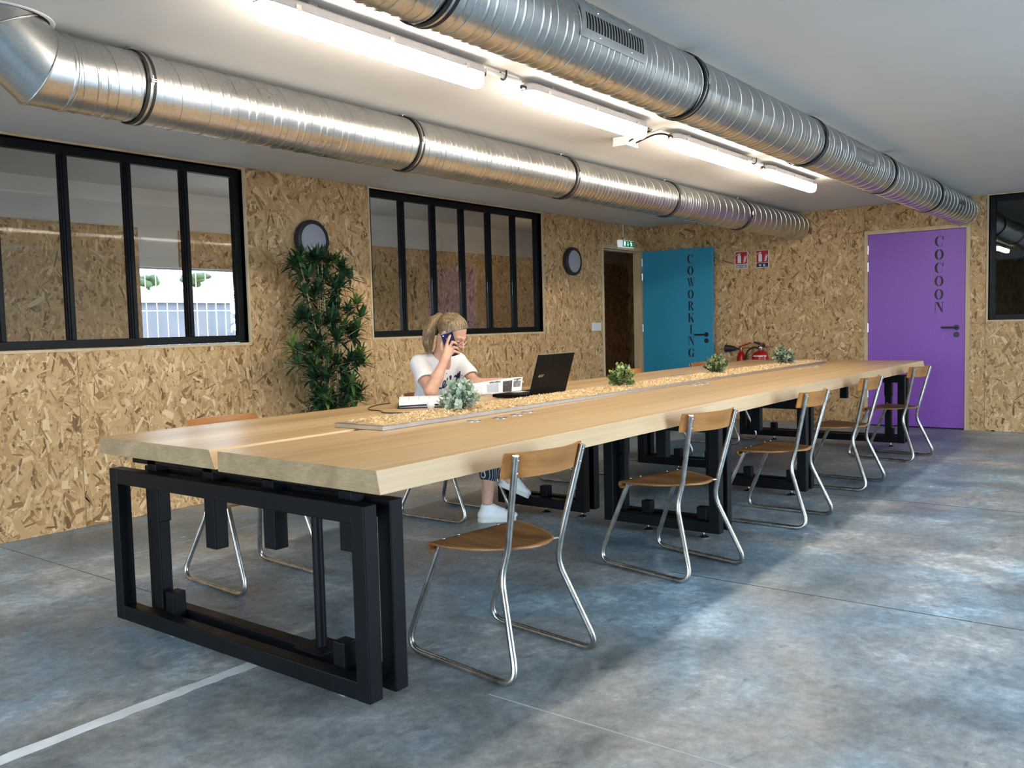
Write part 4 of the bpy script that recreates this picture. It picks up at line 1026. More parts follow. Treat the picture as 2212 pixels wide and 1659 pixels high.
# tall artificial plant in front of the left wall
PXX, PYY = 4.44, 5.10
tall = thing('tall_plant', 'tall green plant with pointed leaf tufts on thin canes beside the left wall', 'plant', (PXX, PYY, 0))
m = MB(); m.lathe([(0.11, 0.0005), (0.125, 0.01), (0.15, 0.26), (0.158, 0.27), (0.158, 0.29), (0.145, 0.29), (0.14, 0.255)], 32, Matrix.Translation((PXX, PYY, 0))); m.build('pot', M_BLACKP, tall, smooth=40)
m = MB(); m.lathe([(0.02, 0.262), (0.139, 0.256)], 24, Matrix.Translation((PXX, PYY, 0))); m.build('soil', plain('dark_soil', (0.03, 0.02, 0.012), 0.95, var=0.4, scale=60), tall)
M_CANE = mat_wood('pale_cane', (0.36, 0.27, 0.15), (0.48, 0.37, 0.22), (0.56, 0.46, 0.30), 'Z', 0.6, 3)
TL = [leaf_mat('dracaena_leaf', (0.020, 0.070, 0.022), (0.085, 0.175, 0.048), 0.42), leaf_mat('dracaena_leaf_dark', (0.010, 0.042, 0.020), (0.038, 0.100, 0.042), 0.42), leaf_mat('dracaena_leaf_light', (0.07, 0.15, 0.026), (0.20, 0.30, 0.06), 0.42)]
# tuft centres as (offset along the wall, height, tone)
TUFT = [(440, 200, 0), (250, 250, 0), (560, 230, 0), (640, 330, 0), (330, 330, 1), (450, 400, 1), (230, 330, 0), (590, 420, 1), (300, 560, 2), (560, 500, 1), (400, 520, 1), (760, 610, 2), (230, 700, 0), (430, 680, 2),
        (560, 640, 2), (680, 720, 0), (800, 740, 0), (300, 800, 1), (620, 850, 0), (760, 850, 0), (500, 780, 1), (380, 800, 1), (150, 1000, 2), (330, 930, 1), (560, 960, 1), (700, 950, 1), (260, 1060, 0), (350, 1070, 2),
        (480, 1130, 2), (190, 1160, 0), (350, 1200, 0), (560, 1180, 1), (660, 1200, 1), (780, 1110, 2), (790, 1190, 0), (330, 1330, 1), (430, 1300, 1), (610, 1270, 1), (680, 1360, 0), (350, 1480, 0), (430, 1510, 2), (600, 1440, 1), (710, 1480, 0), (560, 1560, 1), (660, 1550, 0), (330, 1560, 1), (480, 1600, 1)]
r_ = random.Random(11)
def cane_x(cx_, z): return PXX + (cx_ - PXX) * min(1, z / 1.2)
CANES = [(4.40, 1.55), (4.50, 1.30), (4.33, 0.95), (4.52, 0.85)]
for (cx_, zt) in CANES:
    pts = [(cane_x(cx_, z) + 0.01 * math.sin(z * 9 + cx_), PYY + 0.02 * math.sin(cx_ * 40), z) for z in [0.25 + (zt - 0.25) * i / 8 for i in range(9)]]
    m = MB(); m.tube(pts, [0.008 - 0.0035 * i / 8 for i in range(9)], 8); m.build('cane', M_CANE, tall, smooth=60)
rt = random.Random(4)
TUFT = TUFT + [(max(190, min(790, u + rt.uniform(-75, 75))), max(215, v + rt.uniform(-60, 60)), 1) for (u, v, tn_) in TUFT + TUFT[::2] if 200 < u < 760]
for (u, v, tone) in TUFT:
    px_, py_ = 600 + u * 0.229, 520 + v * 0.229
    X_ = 4.38 + (px_ - 700) * 0.00448; Z_ = 1.23 - (py_ - 700) * 0.00350
    yv = PYY + r_.uniform(-0.13, 0.10); X_ += (yv - PYY) * 0.87
    c = Vector((X_, yv, Z_)); m = MB()
    ci = min(CANES, key=lambda q: abs(cane_x(q[0], Z_) - X_) + (0 if q[1] > Z_ - 0.1 else 9)); zb = min(Z_ - 0.06, ci[1]); zb = max(zb, 0.27)
    b0 = Vector((cane_x(ci[0], zb) + 0.01 * math.sin(zb * 9 + ci[0]), PYY + 0.02 * math.sin(ci[0] * 40), zb))
    m.tube([b0, b0.lerp(c, 0.5) + Vector((0, 0, -0.012)), c], [0.003, 0.0025, 0.002], 5, mi=1)
    nl = r_.randint(18, 23)
    for q in range(nl):
        az = q * 2.4 + r_.uniform(-0.3, 0.3); el = math.radians(80 - 100 * (q / nl) + r_.uniform(-12, 12))
        d = Vector((math.cos(az) * math.cos(el), math.sin(az) * math.cos(el), math.sin(el)))
        L_ = r_.uniform(0.10, 0.165)
        if c.y + d.y * L_ > YW - 0.01: d.y = -abs(d.y)
        leaf(m, c + d * 0.004, d, Vector((0, 0, 1)), L_, r_.uniform(0.023, 0.033), r_.uniform(0.05, 0.4), 4, 0.42)
    m.build('leaf_tuft', [TL[tone], M_CANE], tall, smooth=50)
# spiky plant on the sill of the outside window
sp = thing('sill_plant', 'small spiky plant silhouetted against the bright outside window', 'plant', (4.86, YB + 0.055, 0.97))
m = MB(); m.lathe([(0.03, 0.9705), (0.04, 1.04), (0.042, 1.045), (0.036, 1.045)], 20, Matrix.Translation((4.86, YB + 0.03, 0))); m.build('pot', M_BLACKP, sp, smooth=40)
m = MB()
for q in range(26):
    az = q * 2.4; el = math.radians(80 - 75 * q / 26); d = Vector((math.cos(az) * math.cos(el), math.sin(az) * math.cos(el) * 0.4 - 0.25, math.sin(el))); leaf(m, Vector((4.86, YB + 0.02, 1.045 + 0.09 * (1 - q / 26))), d, Vector((0, 0, 1)), 0.17, 0.016, 0.3, 4, 0.4)
m.build('foliage', TL[1], sp, smooth=50)

# ================================================================== WALL FITTINGS
M_RING = plain('charcoal_lamp_ring', (0.018, 0.020, 0.024), 0.5, var=0.08)
M_DIFF = plain('frosted_lamp_cover', (0.36, 0.37, 0.43), 0.45, var=0.03)
def bulkhead(c, n, label):
    c = Vector(c); n = Vector(n); o1 = Vector((0, 0, 1)); T = frame(c, n.cross(o1) * -1, o1)
    if (T.to_3x3() @ Vector((0, 0, 1))).dot(n) < 0: T = frame(c, n.cross(o1), o1)
    t = thing('wall_lamp', label, 'wall lamp', tuple(c), 'round wall lamps')
    m = MB(); m.lathe([(0.135, 0.0005), (0.150, 0.010), (0.155, 0.040), (0.150, 0.058), (0.140, 0.064), (0.124, 0.064), (0.121, 0.056)], 48, T); m.build('lamp_ring', M_RING, t, smooth=40)
    m = MB(); m.lathe([(0.1205, 0.050), (0.1205, 0.0575), (0.10, 0.063), (0.06, 0.067), (0.02, 0.0685), (0.001, 0.0686)], 48, T); m.build('lamp_cover', M_DIFF, t, smooth=60)
    for a in range(8):
        m = MB(); q = T @ Vector((0.152 * math.cos(a * PI / 4 + 0.3), 0.152 * math.sin(a * PI / 4 + 0.3), 0.045)); m.ball(q, 0.005, None, 8, 6); m.build('screw', M_BLACKP, t)
bulkhead((4.500, YW - 0.002, 1.872), (0, -1, 0), 'round wall lamp with a dark ring above the tall plant')
bulkhead((8.140, YW - 0.002, 1.862), (0, -1, 0), 'round wall lamp with a dark ring left of the blue door')
bulkhead((14.598, 1.99, 2.02), (-1, 0, 0), 'round wall lamp seen dimly through the dark window')
# exit sign
ex = thing('exit_sign', 'green emergency exit sign above the blue door opening', 'exit sign', (9.33, YW - 0.04, 2.12))
m = MB(); m.box(9.165, 9.485, YW - 0.048, YW - 0.002, 2.077, 2.160); m.build('sign_box', mat_emit('sign_housing', (0.8, 0.95, 1.0), 0.35), ex, bevel=0.004)
m = MB(); m.box(9.215, 9.480, YW - 0.0500, YW - 0.0482, 2.084, 2.154); pl = m.build('sign_face', mat_emit('exit_green', (0.0, 0.25, 0.08), 0.35, (0.0, 0.12, 0.05)), ex)
M_EXW = mat_emit('exit_white', (0.75, 1.0, 0.85), 0.9)
def fpoly(parent, name, polys, T, mat, d=0.0012):
    m = MB()
    for q in polys: tri_prism(m, q, T, 0.0, d)
    return fix_normals(m.build(name, mat, parent))
Te = frame((9.215, YW - 0.0502, 2.084), (1, 0, 0), (0, 0, 1))
fpoly(pl, 'door_symbol', [rect(0.022, 0.062, 0.010, 0.062)], Te, M_EXW)
fpoly(pl, 'arrow_symbol', [rect(0.114, 0.124, 0.028, 0.062), [(0.119, 0.008), (0.138, 0.032), (0.100, 0.032)]], Te, M_EXW)
fpoly(pl, 'running_figure', [ell(0.190, 0.060, 0.007, 0.007, 0, 330, 10), [(0.183, 0.052), (0.200, 0.052), (0.207, 0.030), (0.192, 0.028)], [(0.200, 0.050), (0.222, 0.042), (0.222, 0.036), (0.202, 0.042)], [(0.183, 0.052), (0.168, 0.040), (0.171, 0.036), (0.188, 0.046)],
      [(0.192, 0.030), (0.203, 0.030), (0.190, 0.006), (0.180, 0.008)], [(0.196, 0.031), (0.207, 0.031), (0.226, 0.018), (0.222, 0.012)]], Te, M_EXW)
m = MB(); m.tube([(9.285, YW - 0.012, 2.165), (9.285, YW - 0.012, H - 0.002)], 0.007, 8); m.build('conduit', M_WHITEP, ex, smooth=60)
m = MB(); m.tube(spline([(9.255, YW - 0.02, 2.162), (9.250, YW - 0.03, 2.185), (9.27, YW - 0.02, 2.20), (9.285, YW - 0.012, 2.19)]), 0.005, 6); m.build('cable', M_CABLE, ex)
# light switches
for (a, b, lab) in ((8.562, 8.655, 'white light switch left of the blue door, left one of the pair'), (8.660, 8.753, 'white light switch left of the blue door, right one of the pair')):
    t = thing('light_switch', lab, 'switch', ((a + b) / 2, YW, 1.138), 'light switches')
    m = MB(); m.box(a, b, YW - 0.012, YW - 0.002, 1.092, 1.185); m.build('switch_plate', M_WHITEP, t, bevel=0.003)
    m = MB(); m.box(a + 0.02, b - 0.02, YW - 0.016, YW - 0.0118, 1.112, 1.165); m.build('rocker', M_WHITEP, t, bevel=0.002)
# fire extinguisher signs
M_RED = plain('sign_red', (0.47, 0.012, 0.018), 0.4, var=0.04); M_SGREY = plain('sign_grey', (0.30, 0.31, 0.34), 0.45, var=0.04); M_NAVY = plain('sign_navy', (0.010, 0.012, 0.075), 0.45, var=0.05)
M_SIGNW = plain('sign_white', (0.78, 0.78, 0.78), 0.45, var=0.02)
def fire_sign(yl, strip, label, kind):
    t = thing('fire_sign', label, 'sign', (XW, yl - 0.075, 1.873), 'fire extinguisher signs')
    T = frame((XW - 0.0022, yl, 1.773), (0, -1, 0), (0, 0, 1))
    fpoly(t, 'sign_board', [rect(0, 0.150, 0, 0.200)], T, M_SIGNW, 0.003)
    T2 = T @ Matrix.Translation((0, 0, 0.0031)); fpoly(t, 'red_field', [rect(0.005, 0.145, 0.056, 0.195)], T2, M_RED, 0.0006); st = fpoly(t, 'lower_strip', [rect(0.005, 0.145, 0.005, 0.051)], T2, strip, 0.0006)
    T3 = T2 @ Matrix.Translation((0, 0, 0.0007))
    body = [(0.030, 0.068), (0.072, 0.068), (0.072, 0.145)] + ell(0.051, 0.145, 0.021, 0.016, 0, 180, 10)
    fpoly(t, 'extinguisher_symbol', [body, rect(0.045, 0.057, 0.160, 0.172), [(0.040, 0.170), (0.070, 0.170), (0.066, 0.178), (0.044, 0.180)], [(0.046, 0.178), (0.020, 0.170), (0.010, 0.154), (0.014, 0.152), (0.025, 0.164), (0.048, 0.170)]], T3, M_SIGNW, 0.0005)
    fl = []
    for i, (px_, py_) in enumerate(((0.104, 0.075), (0.110, 0.098), (0.116, 0.120))):
        fl.append([(px_ - 0.012, py_), (px_ + 0.004, py_ - 0.008), (px_ + 0.024, py_ + 0.008), (px_ + 0.022, py_ + 0.030), (px_ + 0.014, py_ + 0.014), (px_ + 0.004, py_ + 0.006)])
        fl.append([(px_ - 0.008, py_ + 0.014), (px_ + 0.004, py_ + 0.016), (px_ + 0.012, py_ + 0.036), (px_ + 0.002, py_ + 0.026)])
    fpoly(t, 'flame_symbol', fl, T3, M_SIGNW, 0.0005)
    if kind == 0: fpoly(t, 'class_mark', [rect(0.022, 0.050, 0.020, 0.026), [(0.108, 0.012), (0.116, 0.026), (0.110, 0.028), (0.118, 0.045), (0.102, 0.026), (0.109, 0.024)]], T3, M_SIGNW, 0.0005)
    else: fpoly(t, 'class_mark', [[p for p in ell(x, 0.027, 0.014, 0.014, 20, 340, 16)] + [p for p in ell(x, 0.027, 0.008, 0.008, 340, 20, 16)] for x in (0.050, 0.098)] + [rect(0.046, 0.056, 0.024, 0.030), rect(0.094, 0.104, 0.024, 0.030)], T3, M_SIGNW, 0.0005)
fire_sign(4.205, M_SGREY, 'red fire extinguisher sign with a grey strip, next to the blue door', 0)
fire_sign(3.952, M_NAVY, 'red fire extinguisher sign with a dark blue strip, right of the other sign', 1)
# extinguishers
M_EXT = plain('extinguisher_red', (0.42, 0.008, 0.012), 0.22, var=0.04); M_BRASS = plain('brass', (0.55, 0.38, 0.14), 0.3, metal=1.0)
e1 = thing('fire_extinguisher', 'large red fire extinguisher with black hose and white label below the signs', 'extinguisher', (9.77, 3.863, 0.33))
m = MB(); m.lathe([(0.07, 0.33), (0.088, 0.335), (0.092, 0.36), (0.092, 0.735), (0.084, 0.775), (0.055, 0.805), (0.024, 0.818), (0.022, 0.832)], 40, Matrix.Translation((9.77, 3.863, 0))); m.build('cylinder', M_EXT, e1, smooth=50)
m = MB(); vs = []
for i in range(15):
    a = math.radians(140 + 110 * i / 14)
    for z in (0.60, 0.765): rr_ = 0.0925 if z < 0.74 else 0.0885; vs.append((9.77 + rr_ * math.cos(a), 3.863 + rr_ * math.sin(a), z))
m.add(vs, [(2 * i, 2 * i + 1, 2 * i + 3, 2 * i + 2) for i in range(14)]); lb = m.build('label', M_SIGNW, e1, smooth=60)
m = MB()
for (i0, i1, z0_, z1_) in ((3, 5, 0.61, 0.74), (6, 8, 0.66, 0.70), (9, 11, 0.61, 0.745)):
    vs = []
    for i in range(i0, i1 + 1):
        a = math.radians(140 + 110 * i / 14); k_ = (i - i0) * 0.010
        for z in (z0_, z1_): vs.append((9.77 + 0.0933 * math.cos(a), 3.863 + 0.0933 * math.sin(a), z + k_))
    m.add(vs, [(2 * i, 2 * i + 1, 2 * i + 3, 2 * i + 2) for i in range(i1 - i0)])
m.build('label_print', M_RED, lb)
m = MB(); m.lathe([(0.024, 0.830), (0.026, 0.835), (0.026, 0.862), (0.018, 0.868)], 20, Matrix.Translation((9.77, 3.863, 0))); m.build('valve', M_CHROMEB, e1, smooth=40)
m = MB(); m.prism([(-0.05, 0.862), (0.075, 0.905), (0.07, 0.925), (-0.045, 0.900), (-0.06, 0.88)], -0.014, 0.014, frame((9.77, 3.863, 0), (0, 1, 0), (0, 0, 1))); fix_normals(m.build('squeeze_lever', M_BLACKP, e1, bevel=0.003))
m = MB(); m.prism([(-0.075, 0.852), (0.03, 0.868), (0.03, 0.876), (-0.075, 0.864)], -0.012, 0.012, frame((9.77, 3.863, 0), (0, 1, 0), (0, 0, 1))); fix_normals(m.build('carry_handle', M_BLACKP, e1, bevel=0.002))
m = MB(); m.lathe([(0.013, 0), (0.013, 0.02)], 16, frame((9.752, 3.835, 0.895), (0, 1, 0), (0, 0, 1)) @ Matrix.Rotation(PI, 4, 'X')); m.build('safety_seal', M_RED, e1, smooth=40)
m = MB(); m.tube(spline([(9.76, 3.885, 0.848), (9.75, 3.93, 0.855), (9.74, 3.985, 0.83), (9.735, 4.02, 0.77), (9.735, 4.03, 0.65), (9.74, 4.00, 0.52), (9.76, 3.965, 0.47)]), 0.0105, 10); m.build('hose', M_RUBBER, e1, smooth=60)
m = MB(); m.box(9.855, XW - 0.002, 3.84, 3.886, 0.50, 0.76); m.box(9.856, 9.872, 3.80, 3.925, 0.66, 0.69); m.build('wall_bracket', M_EXT, e1)
e2 = thing('fire_extinguisher', 'small red extinguisher with a black horn, nearer the blue door', 'extinguisher', (9.80, 4.105, 0.33))
m = MB(); m.lathe([(0.04, 0.33), (0.052, 0.335), (0.055, 0.36), (0.055, 0.70), (0.050, 0.745), (0.034, 0.785), (0.019, 0.805), (0.018, 0.815)], 32, Matrix.Translation((9.80, 4.105, 0))); m.build('cylinder', M_EXT, e2, smooth=50)
m = MB(); m.lathe([(0.015, 0.814), (0.017, 0.82), (0.017, 0.852), (0.010, 0.858)], 16, Matrix.Translation((9.80, 4.105, 0))); m.build('valve', M_BRASS, e2, smooth=40)
m = MB(); m.prism([(-0.13, 0.905), (-0.11, 0.915), (0.03, 0.868), (0.02, 0.856)], -0.010, 0.010, frame((9.80, 4.105, 0), (0, 1, 0), (0, 0, 1))); fix_normals(m.build('squeeze_lever', M_EXT, e2, bevel=0.002))
m = MB(); m.prism([(-0.10, 0.846), (0.02, 0.838), (0.02, 0.848), (-0.10, 0.856)], -0.010, 0.010, frame((9.80, 4.105, 0), (0, 1, 0), (0, 0, 1))); fix_normals(m.build('carry_handle', M_EXT, e2, bevel=0.002))
m = MB(); Th = frame((9.785, 4.125, 0.838), (1, 0, 0), (0, 0, 1)); Th = Matrix.Translation((9.785, 4.125, 0.838)) @ Matrix.Rotation(-PI / 2 + 0.05, 4, 'X')
m.lathe([(0.008, 0.0), (0.010, 0.035), (0.022, 0.045), (0.036, 0.10), (0.043, 0.165), (0.046, 0.168), (0.040, 0.166)], 28, Th); m.build('horn', M_RUBBER, e2, smooth=45)
m = MB(); m.box(9.85, XW - 0.002, 4.09, 4.12, 0.5, 0.72); m.build('wall_bracket', M_EXT, e2)

# ================================================================== THINGS ON THE TABLE
Z0 = TZ + 0.0006
M_LAP = plain('black_laptop_shell', (0.003, 0.0034, 0.0036), 0.5, var=0.12, scale=90, spec=0.12)
lap = thing('laptop', 'open black laptop seen from behind on the table', 'laptop', (4.12, 2.98, TZ))
Tl = Matrix.Translation((4.108, 2.886, Z0)) @ Matrix.Rotation(math.radians(2), 4, 'Z')
m = MB(); m.box(-0.19, 0.19, 0.0, 0.255, 0.004, 0.022, Tl); base = m.build('base', M_LAP, lap, bevel=0.005)
m = MB(); m.box(-0.165, 0.165, 0.045, 0.150, 0.0221, 0.0228, Tl); kb = m.build('keyboard', M_BLACKP, base)
for r2 in range(5):
    for c2 in range(13):
        m = MB(); x_ = -0.160 + c2 * 0.0248; y_ = 0.049 + r2 * 0.0203; m.box(x_, x_ + 0.0205, y_, y_ + 0.0165, 0.0229, 0.0246, Tl); m.build('key', M_BLACKP, base)
m = MB(); m.box(-0.05, 0.05, 0.165, 0.235, 0.0221, 0.0225, Tl); m.build('touchpad', M_GREYP, base)
for x_ in (-0.16, 0.16):
    for y_ in (0.02, 0.235): m = MB(); m.lathe([(0.008, 0.0), (0.008, 0.005)], 12, Tl @ Matrix.Translation((x_, y_, 0))); m.build('rubber_foot', M_RUBBER, base)
Ts = Tl @ Matrix.Translation((0, 0.004, 0.020)) @ Matrix.Rotation(math.radians(17), 4, 'X')
m = MB(); m.box(-0.19, 0.19, -0.008, 0.0, 0.0, 0.238, Ts); lid = m.build('lid', M_LAP, lap, bevel=0.004)
m = MB(); m.box(-0.186, 0.186, -0.0082, -0.001, 0.2375, 0.2392, Ts); m.build('lid_trim', M_ALU, lid)
m = MB(); m.box(-0.172, 0.172, 0.0002, 0.0008, 0.018, 0.222, Ts); m.build('screen', plain('screen_glass', (0.02, 0.03, 0.05), 0.15), lid)
for x_ in (-0.13, 0.13): m = MB(); m.tube([Tl @ Vector((x_ - 0.025, 0.002, 0.018)), Tl @ Vector((x_ + 0.025, 0.002, 0.018))], 0.006, 10); m.build('hinge', M_BLACKP, lap)
def text_mesh(body, size, T, name, mat, parent, shear=0.0, extr=0.0004, spacing=1.0):
    cu = bpy.data.curves.new(name, 'FONT'); cu.body = body; cu.size = size; cu.extrude = extr; cu.shear = shear; cu.space_character = spacing; cu.align_x = 'CENTER'
    to = bpy.data.objects.new(name + '_tmp', cu); C.objects.link(to); bpy.context.view_layer.update()
    me = bpy.data.meshes.new_from_object(to.evaluated_get(bpy.context.evaluated_depsgraph_get())); bpy.data.objects.remove(to)
    off = root_offset(parent); me.transform(Matrix.Translation(-off) @ T); me.materials.clear(); me.materials.append(mat); me.name = name
    return link(name, me, parent)
text_mesh('acer', 0.030, Ts @ frame((-0.120, -0.0083, 0.106), (1, 0, 0), (0, 0, 1)), 'logo', M_ALU, lid, 0.25)

# open magazine with the front half of its pages lifted
t = NT('magazine_paper'); t.set(col=(0.80, 0.79, 0.80), rough=0.5); M_PAPER = t.m
M_INK = plain('grey_print', (0.16, 0.16, 0.18), 0.6, var=0.35, scale=60); M_INKB = plain('pale_blue_print', (0.42, 0.47, 0.55), 0.6, var=0.15, scale=80); M_INKD = plain('black_print', (0.04, 0.035, 0.035), 0.6, var=0.5, scale=70)
mag = thing('magazine', 'open magazine with curling printed pages in front of the person', 'magazine', (4.16, 3.30, TZ))
ax = Vector((0.73, -0.68, 0)).normalized(); bx_ = Vector((0.68, 0.73, 0)).normalized()        # along the fold, away from the viewer
Om = Vector((4.030, 3.375, Z0))
def page(u, s_, lift=0.0):
    """u along the fold (0..0.29), s_ across the lifted leaf (0..0.21)"""
    k = 0.5 + 0.9 * u / 0.29; th = min(1.25, s_ * 6.2 * (0.75 + 0.25 * u / 0.29)); R2 = 0.13
    return Om + ax * (u * (1.0) + 0.25 * s_ * (u / 0.29) * 0.6) + bx_ * (R2 * math.sin(th) * 0.75) + Vector((0, 0, 0.006 + lift + R2 * (1 - math.cos(th)) * 0.95))
def sheet(mb, f_, u0, u1, s0, s1, th, nu=10, ns=10, lift=0.0):
    vs = []; n_ = (nu + 1) * (ns + 1)
    for d in (0, th):
        for i in range(nu + 1):
            for j in range(ns + 1): vs.append(f_(u0 + (u1 - u0) * i / nu, s0 + (s1 - s0) * j / ns, lift) + Vector((0, 0, d)))
    fs = []
    for i in range(nu):
        for j in range(ns):
            a = i * (ns + 1) + j; q = (a, a + ns + 1, a + ns + 2, a + 1); fs.append(q[::-1]); fs.append(tuple(n_ + k_ for k_ in q))
    ring_ = [i * (ns + 1) for i in range(nu + 1)] + [nu * (ns + 1) + j for j in range(1, ns + 1)] + [i * (ns + 1) + ns for i in range(nu - 1, -1, -1)] + [j for j in range(ns - 1, 0, -1)]
    for a, b in zip(ring_, ring_[1:] + ring_[:1]): fs.append((a, b, n_ + b, n_ + a))
    mb.add(vs, fs)
m = MB(); sheet(m, page, 0, 0.29, 0, 0.21, 0.0025); leaf1 = fix_normals(m.build('lifted_page', M_PAPER, mag, smooth=40))
for (u0, u1, s0, s1, mt, nm) in ((0.085, 0.155, 0.030, 0.175, M_INKB, 'printed_picture'), (0.178, 0.232, 0.030, 0.185, M_INKD, 'printed_picture'), (0.240, 0.282, 0.110, 0.195, M_INK, 'printed_picture'), (0.10, 0.165, 0.180, 0.200, M_INK, 'printed_picture'), (0.02, 0.06, 0.02, 0.19, M_INKB, 'printed_text')):
    m = MB()
    if nm == 'printed_text':
        for q in range(9): sheet(m, page, u0, u1, s0 + q * 0.018, s0 + q * 0.018 + 0.003, 0.0003, 2, 1, 0.0027)
    else: sheet(m, page, u0, u1, s0, s1, 0.0003, 4, 8, 0.0027)
    m.build(nm, mt, leaf1)
def flatp(u, s_, lift=0.0): return Om + ax * u + bx_ * s_ + Vector((0, 0, lift + 0.0015 + 0.004 * math.sin(min(1, s_ / 0.05) * PI / 2) * (1 if s_ > 0 else 0)))
m = MB(); sheet(m, flatp, 0.0, 0.285, 0.0, 0.225, 0.003); fix_normals(m.build('flat_pages', M_PAPER, mag, smooth=40))
m = MB(); sheet(m, flatp, 0.0, 0.27, -0.022, 0.0, 0.004, 6, 2); fix_normals(m.build('flat_pages', M_PAPER, mag, smooth=40))

# planner notebook left of the sage plant
M_NOTE = plain('planner_paper', (0.74, 0.71, 0.71), 0.6, var=0.03); M_COVER = plain('black_planner_cover', (0.010, 0.010, 0.012), 0.45)
note = thing('planner', 'open white paged planner with a black cover, left of the sage plant', 'notebook', (3.36, 3.16, TZ))
Tn = Matrix.Translation((3.42, 3.185, Z0)) @ Matrix.Rotation(math.radians(43), 4, 'Z') @ Matrix.Diagonal((1.28, 1.45, 1.15, 1))
m = MB(); m.box(-0.13, 0.165, -0.100, 0.105, 0.0, 0.004, Tn); m.build('cover', M_COVER, note, bevel=0.0015)
def npage(u, s_, lift=0.0): return Tn @ Vector((u, s_, 0.004 + lift + 0.036 * math.sin(PI * min(1, max(0, (u + 0.125) / 0.29)) ** 0.6) ** 0.7 + 0.001))
m = MB(); sheet(m, npage, -0.124, 0.158, -0.094, 0.099, 0.004, 14, 4); pg = fix_normals(m.build('page_block', M_NOTE, note, smooth=50))
m = MB(); m.box(-0.12, 0.155, -0.092, 0.097, 0.0042, 0.010, Tn); m.build('lower_pages', M_NOTE, note)
for q in range(5):
    m = MB(); sheet(m, npage, -0.10, 0.14, -0.080 + q * 0.036, -0.080 + q * 0.036 + 0.0025, 0.0003, 12, 1, 0.0043); m.build('ruled_line', M_INKB, pg)
m = MB(); m.tube(spline([Tn @ Vector(p) for p in ((-0.128, 0.098, 0.010), (-0.142, 0.05, 0.014), (-0.140, -0.02, 0.016), (-0.128, -0.096, 0.010))]), 0.0035, 8); m.build('elastic_band', M_COVER, note)
m = MB(); m.ball((3.236, 2.990, Z0 + 0.0245), (0.028, 0.020, 0.0245), Matrix.Rotation(math.radians(40), 4, 'Z'), 24, 14)
tag(m.build('white_puck', M_WHITEP, smooth=60), 'small white rounded gadget standing in front of the planner', 'gadget')
m = MB(); m.box(-0.030, 0.030, -0.016, 0.016, 0, 0.026, Matrix.Translation((3.345, 2.985, Z0)) @ Matrix.Rotation(math.radians(35), 4, 'Z'))
tag(m.build('black_adapter', M_BLACKP, bevel=0.004), 'black power adapter half hidden by the sage plant', 'adapter')
m = MB(); zc = Z0 + 0.0034
m.tube(spline([(3.40, 3.44, zc), (3.30, 3.43, zc), (3.17, 3.36, zc), (3.08, 3.27, zc), (3.06, 3.17, zc), (3.00, 3.08, zc), (3.03, 3.00, zc), (3.10, 2.93, zc), (3.17, 2.89, zc), (3.22, 2.875, zc)]), 0.0026, 8)
tag(m.build('charging_cable', M_CABLE, smooth=60), 'thin black cable looping on the table beside the planner', 'cable')

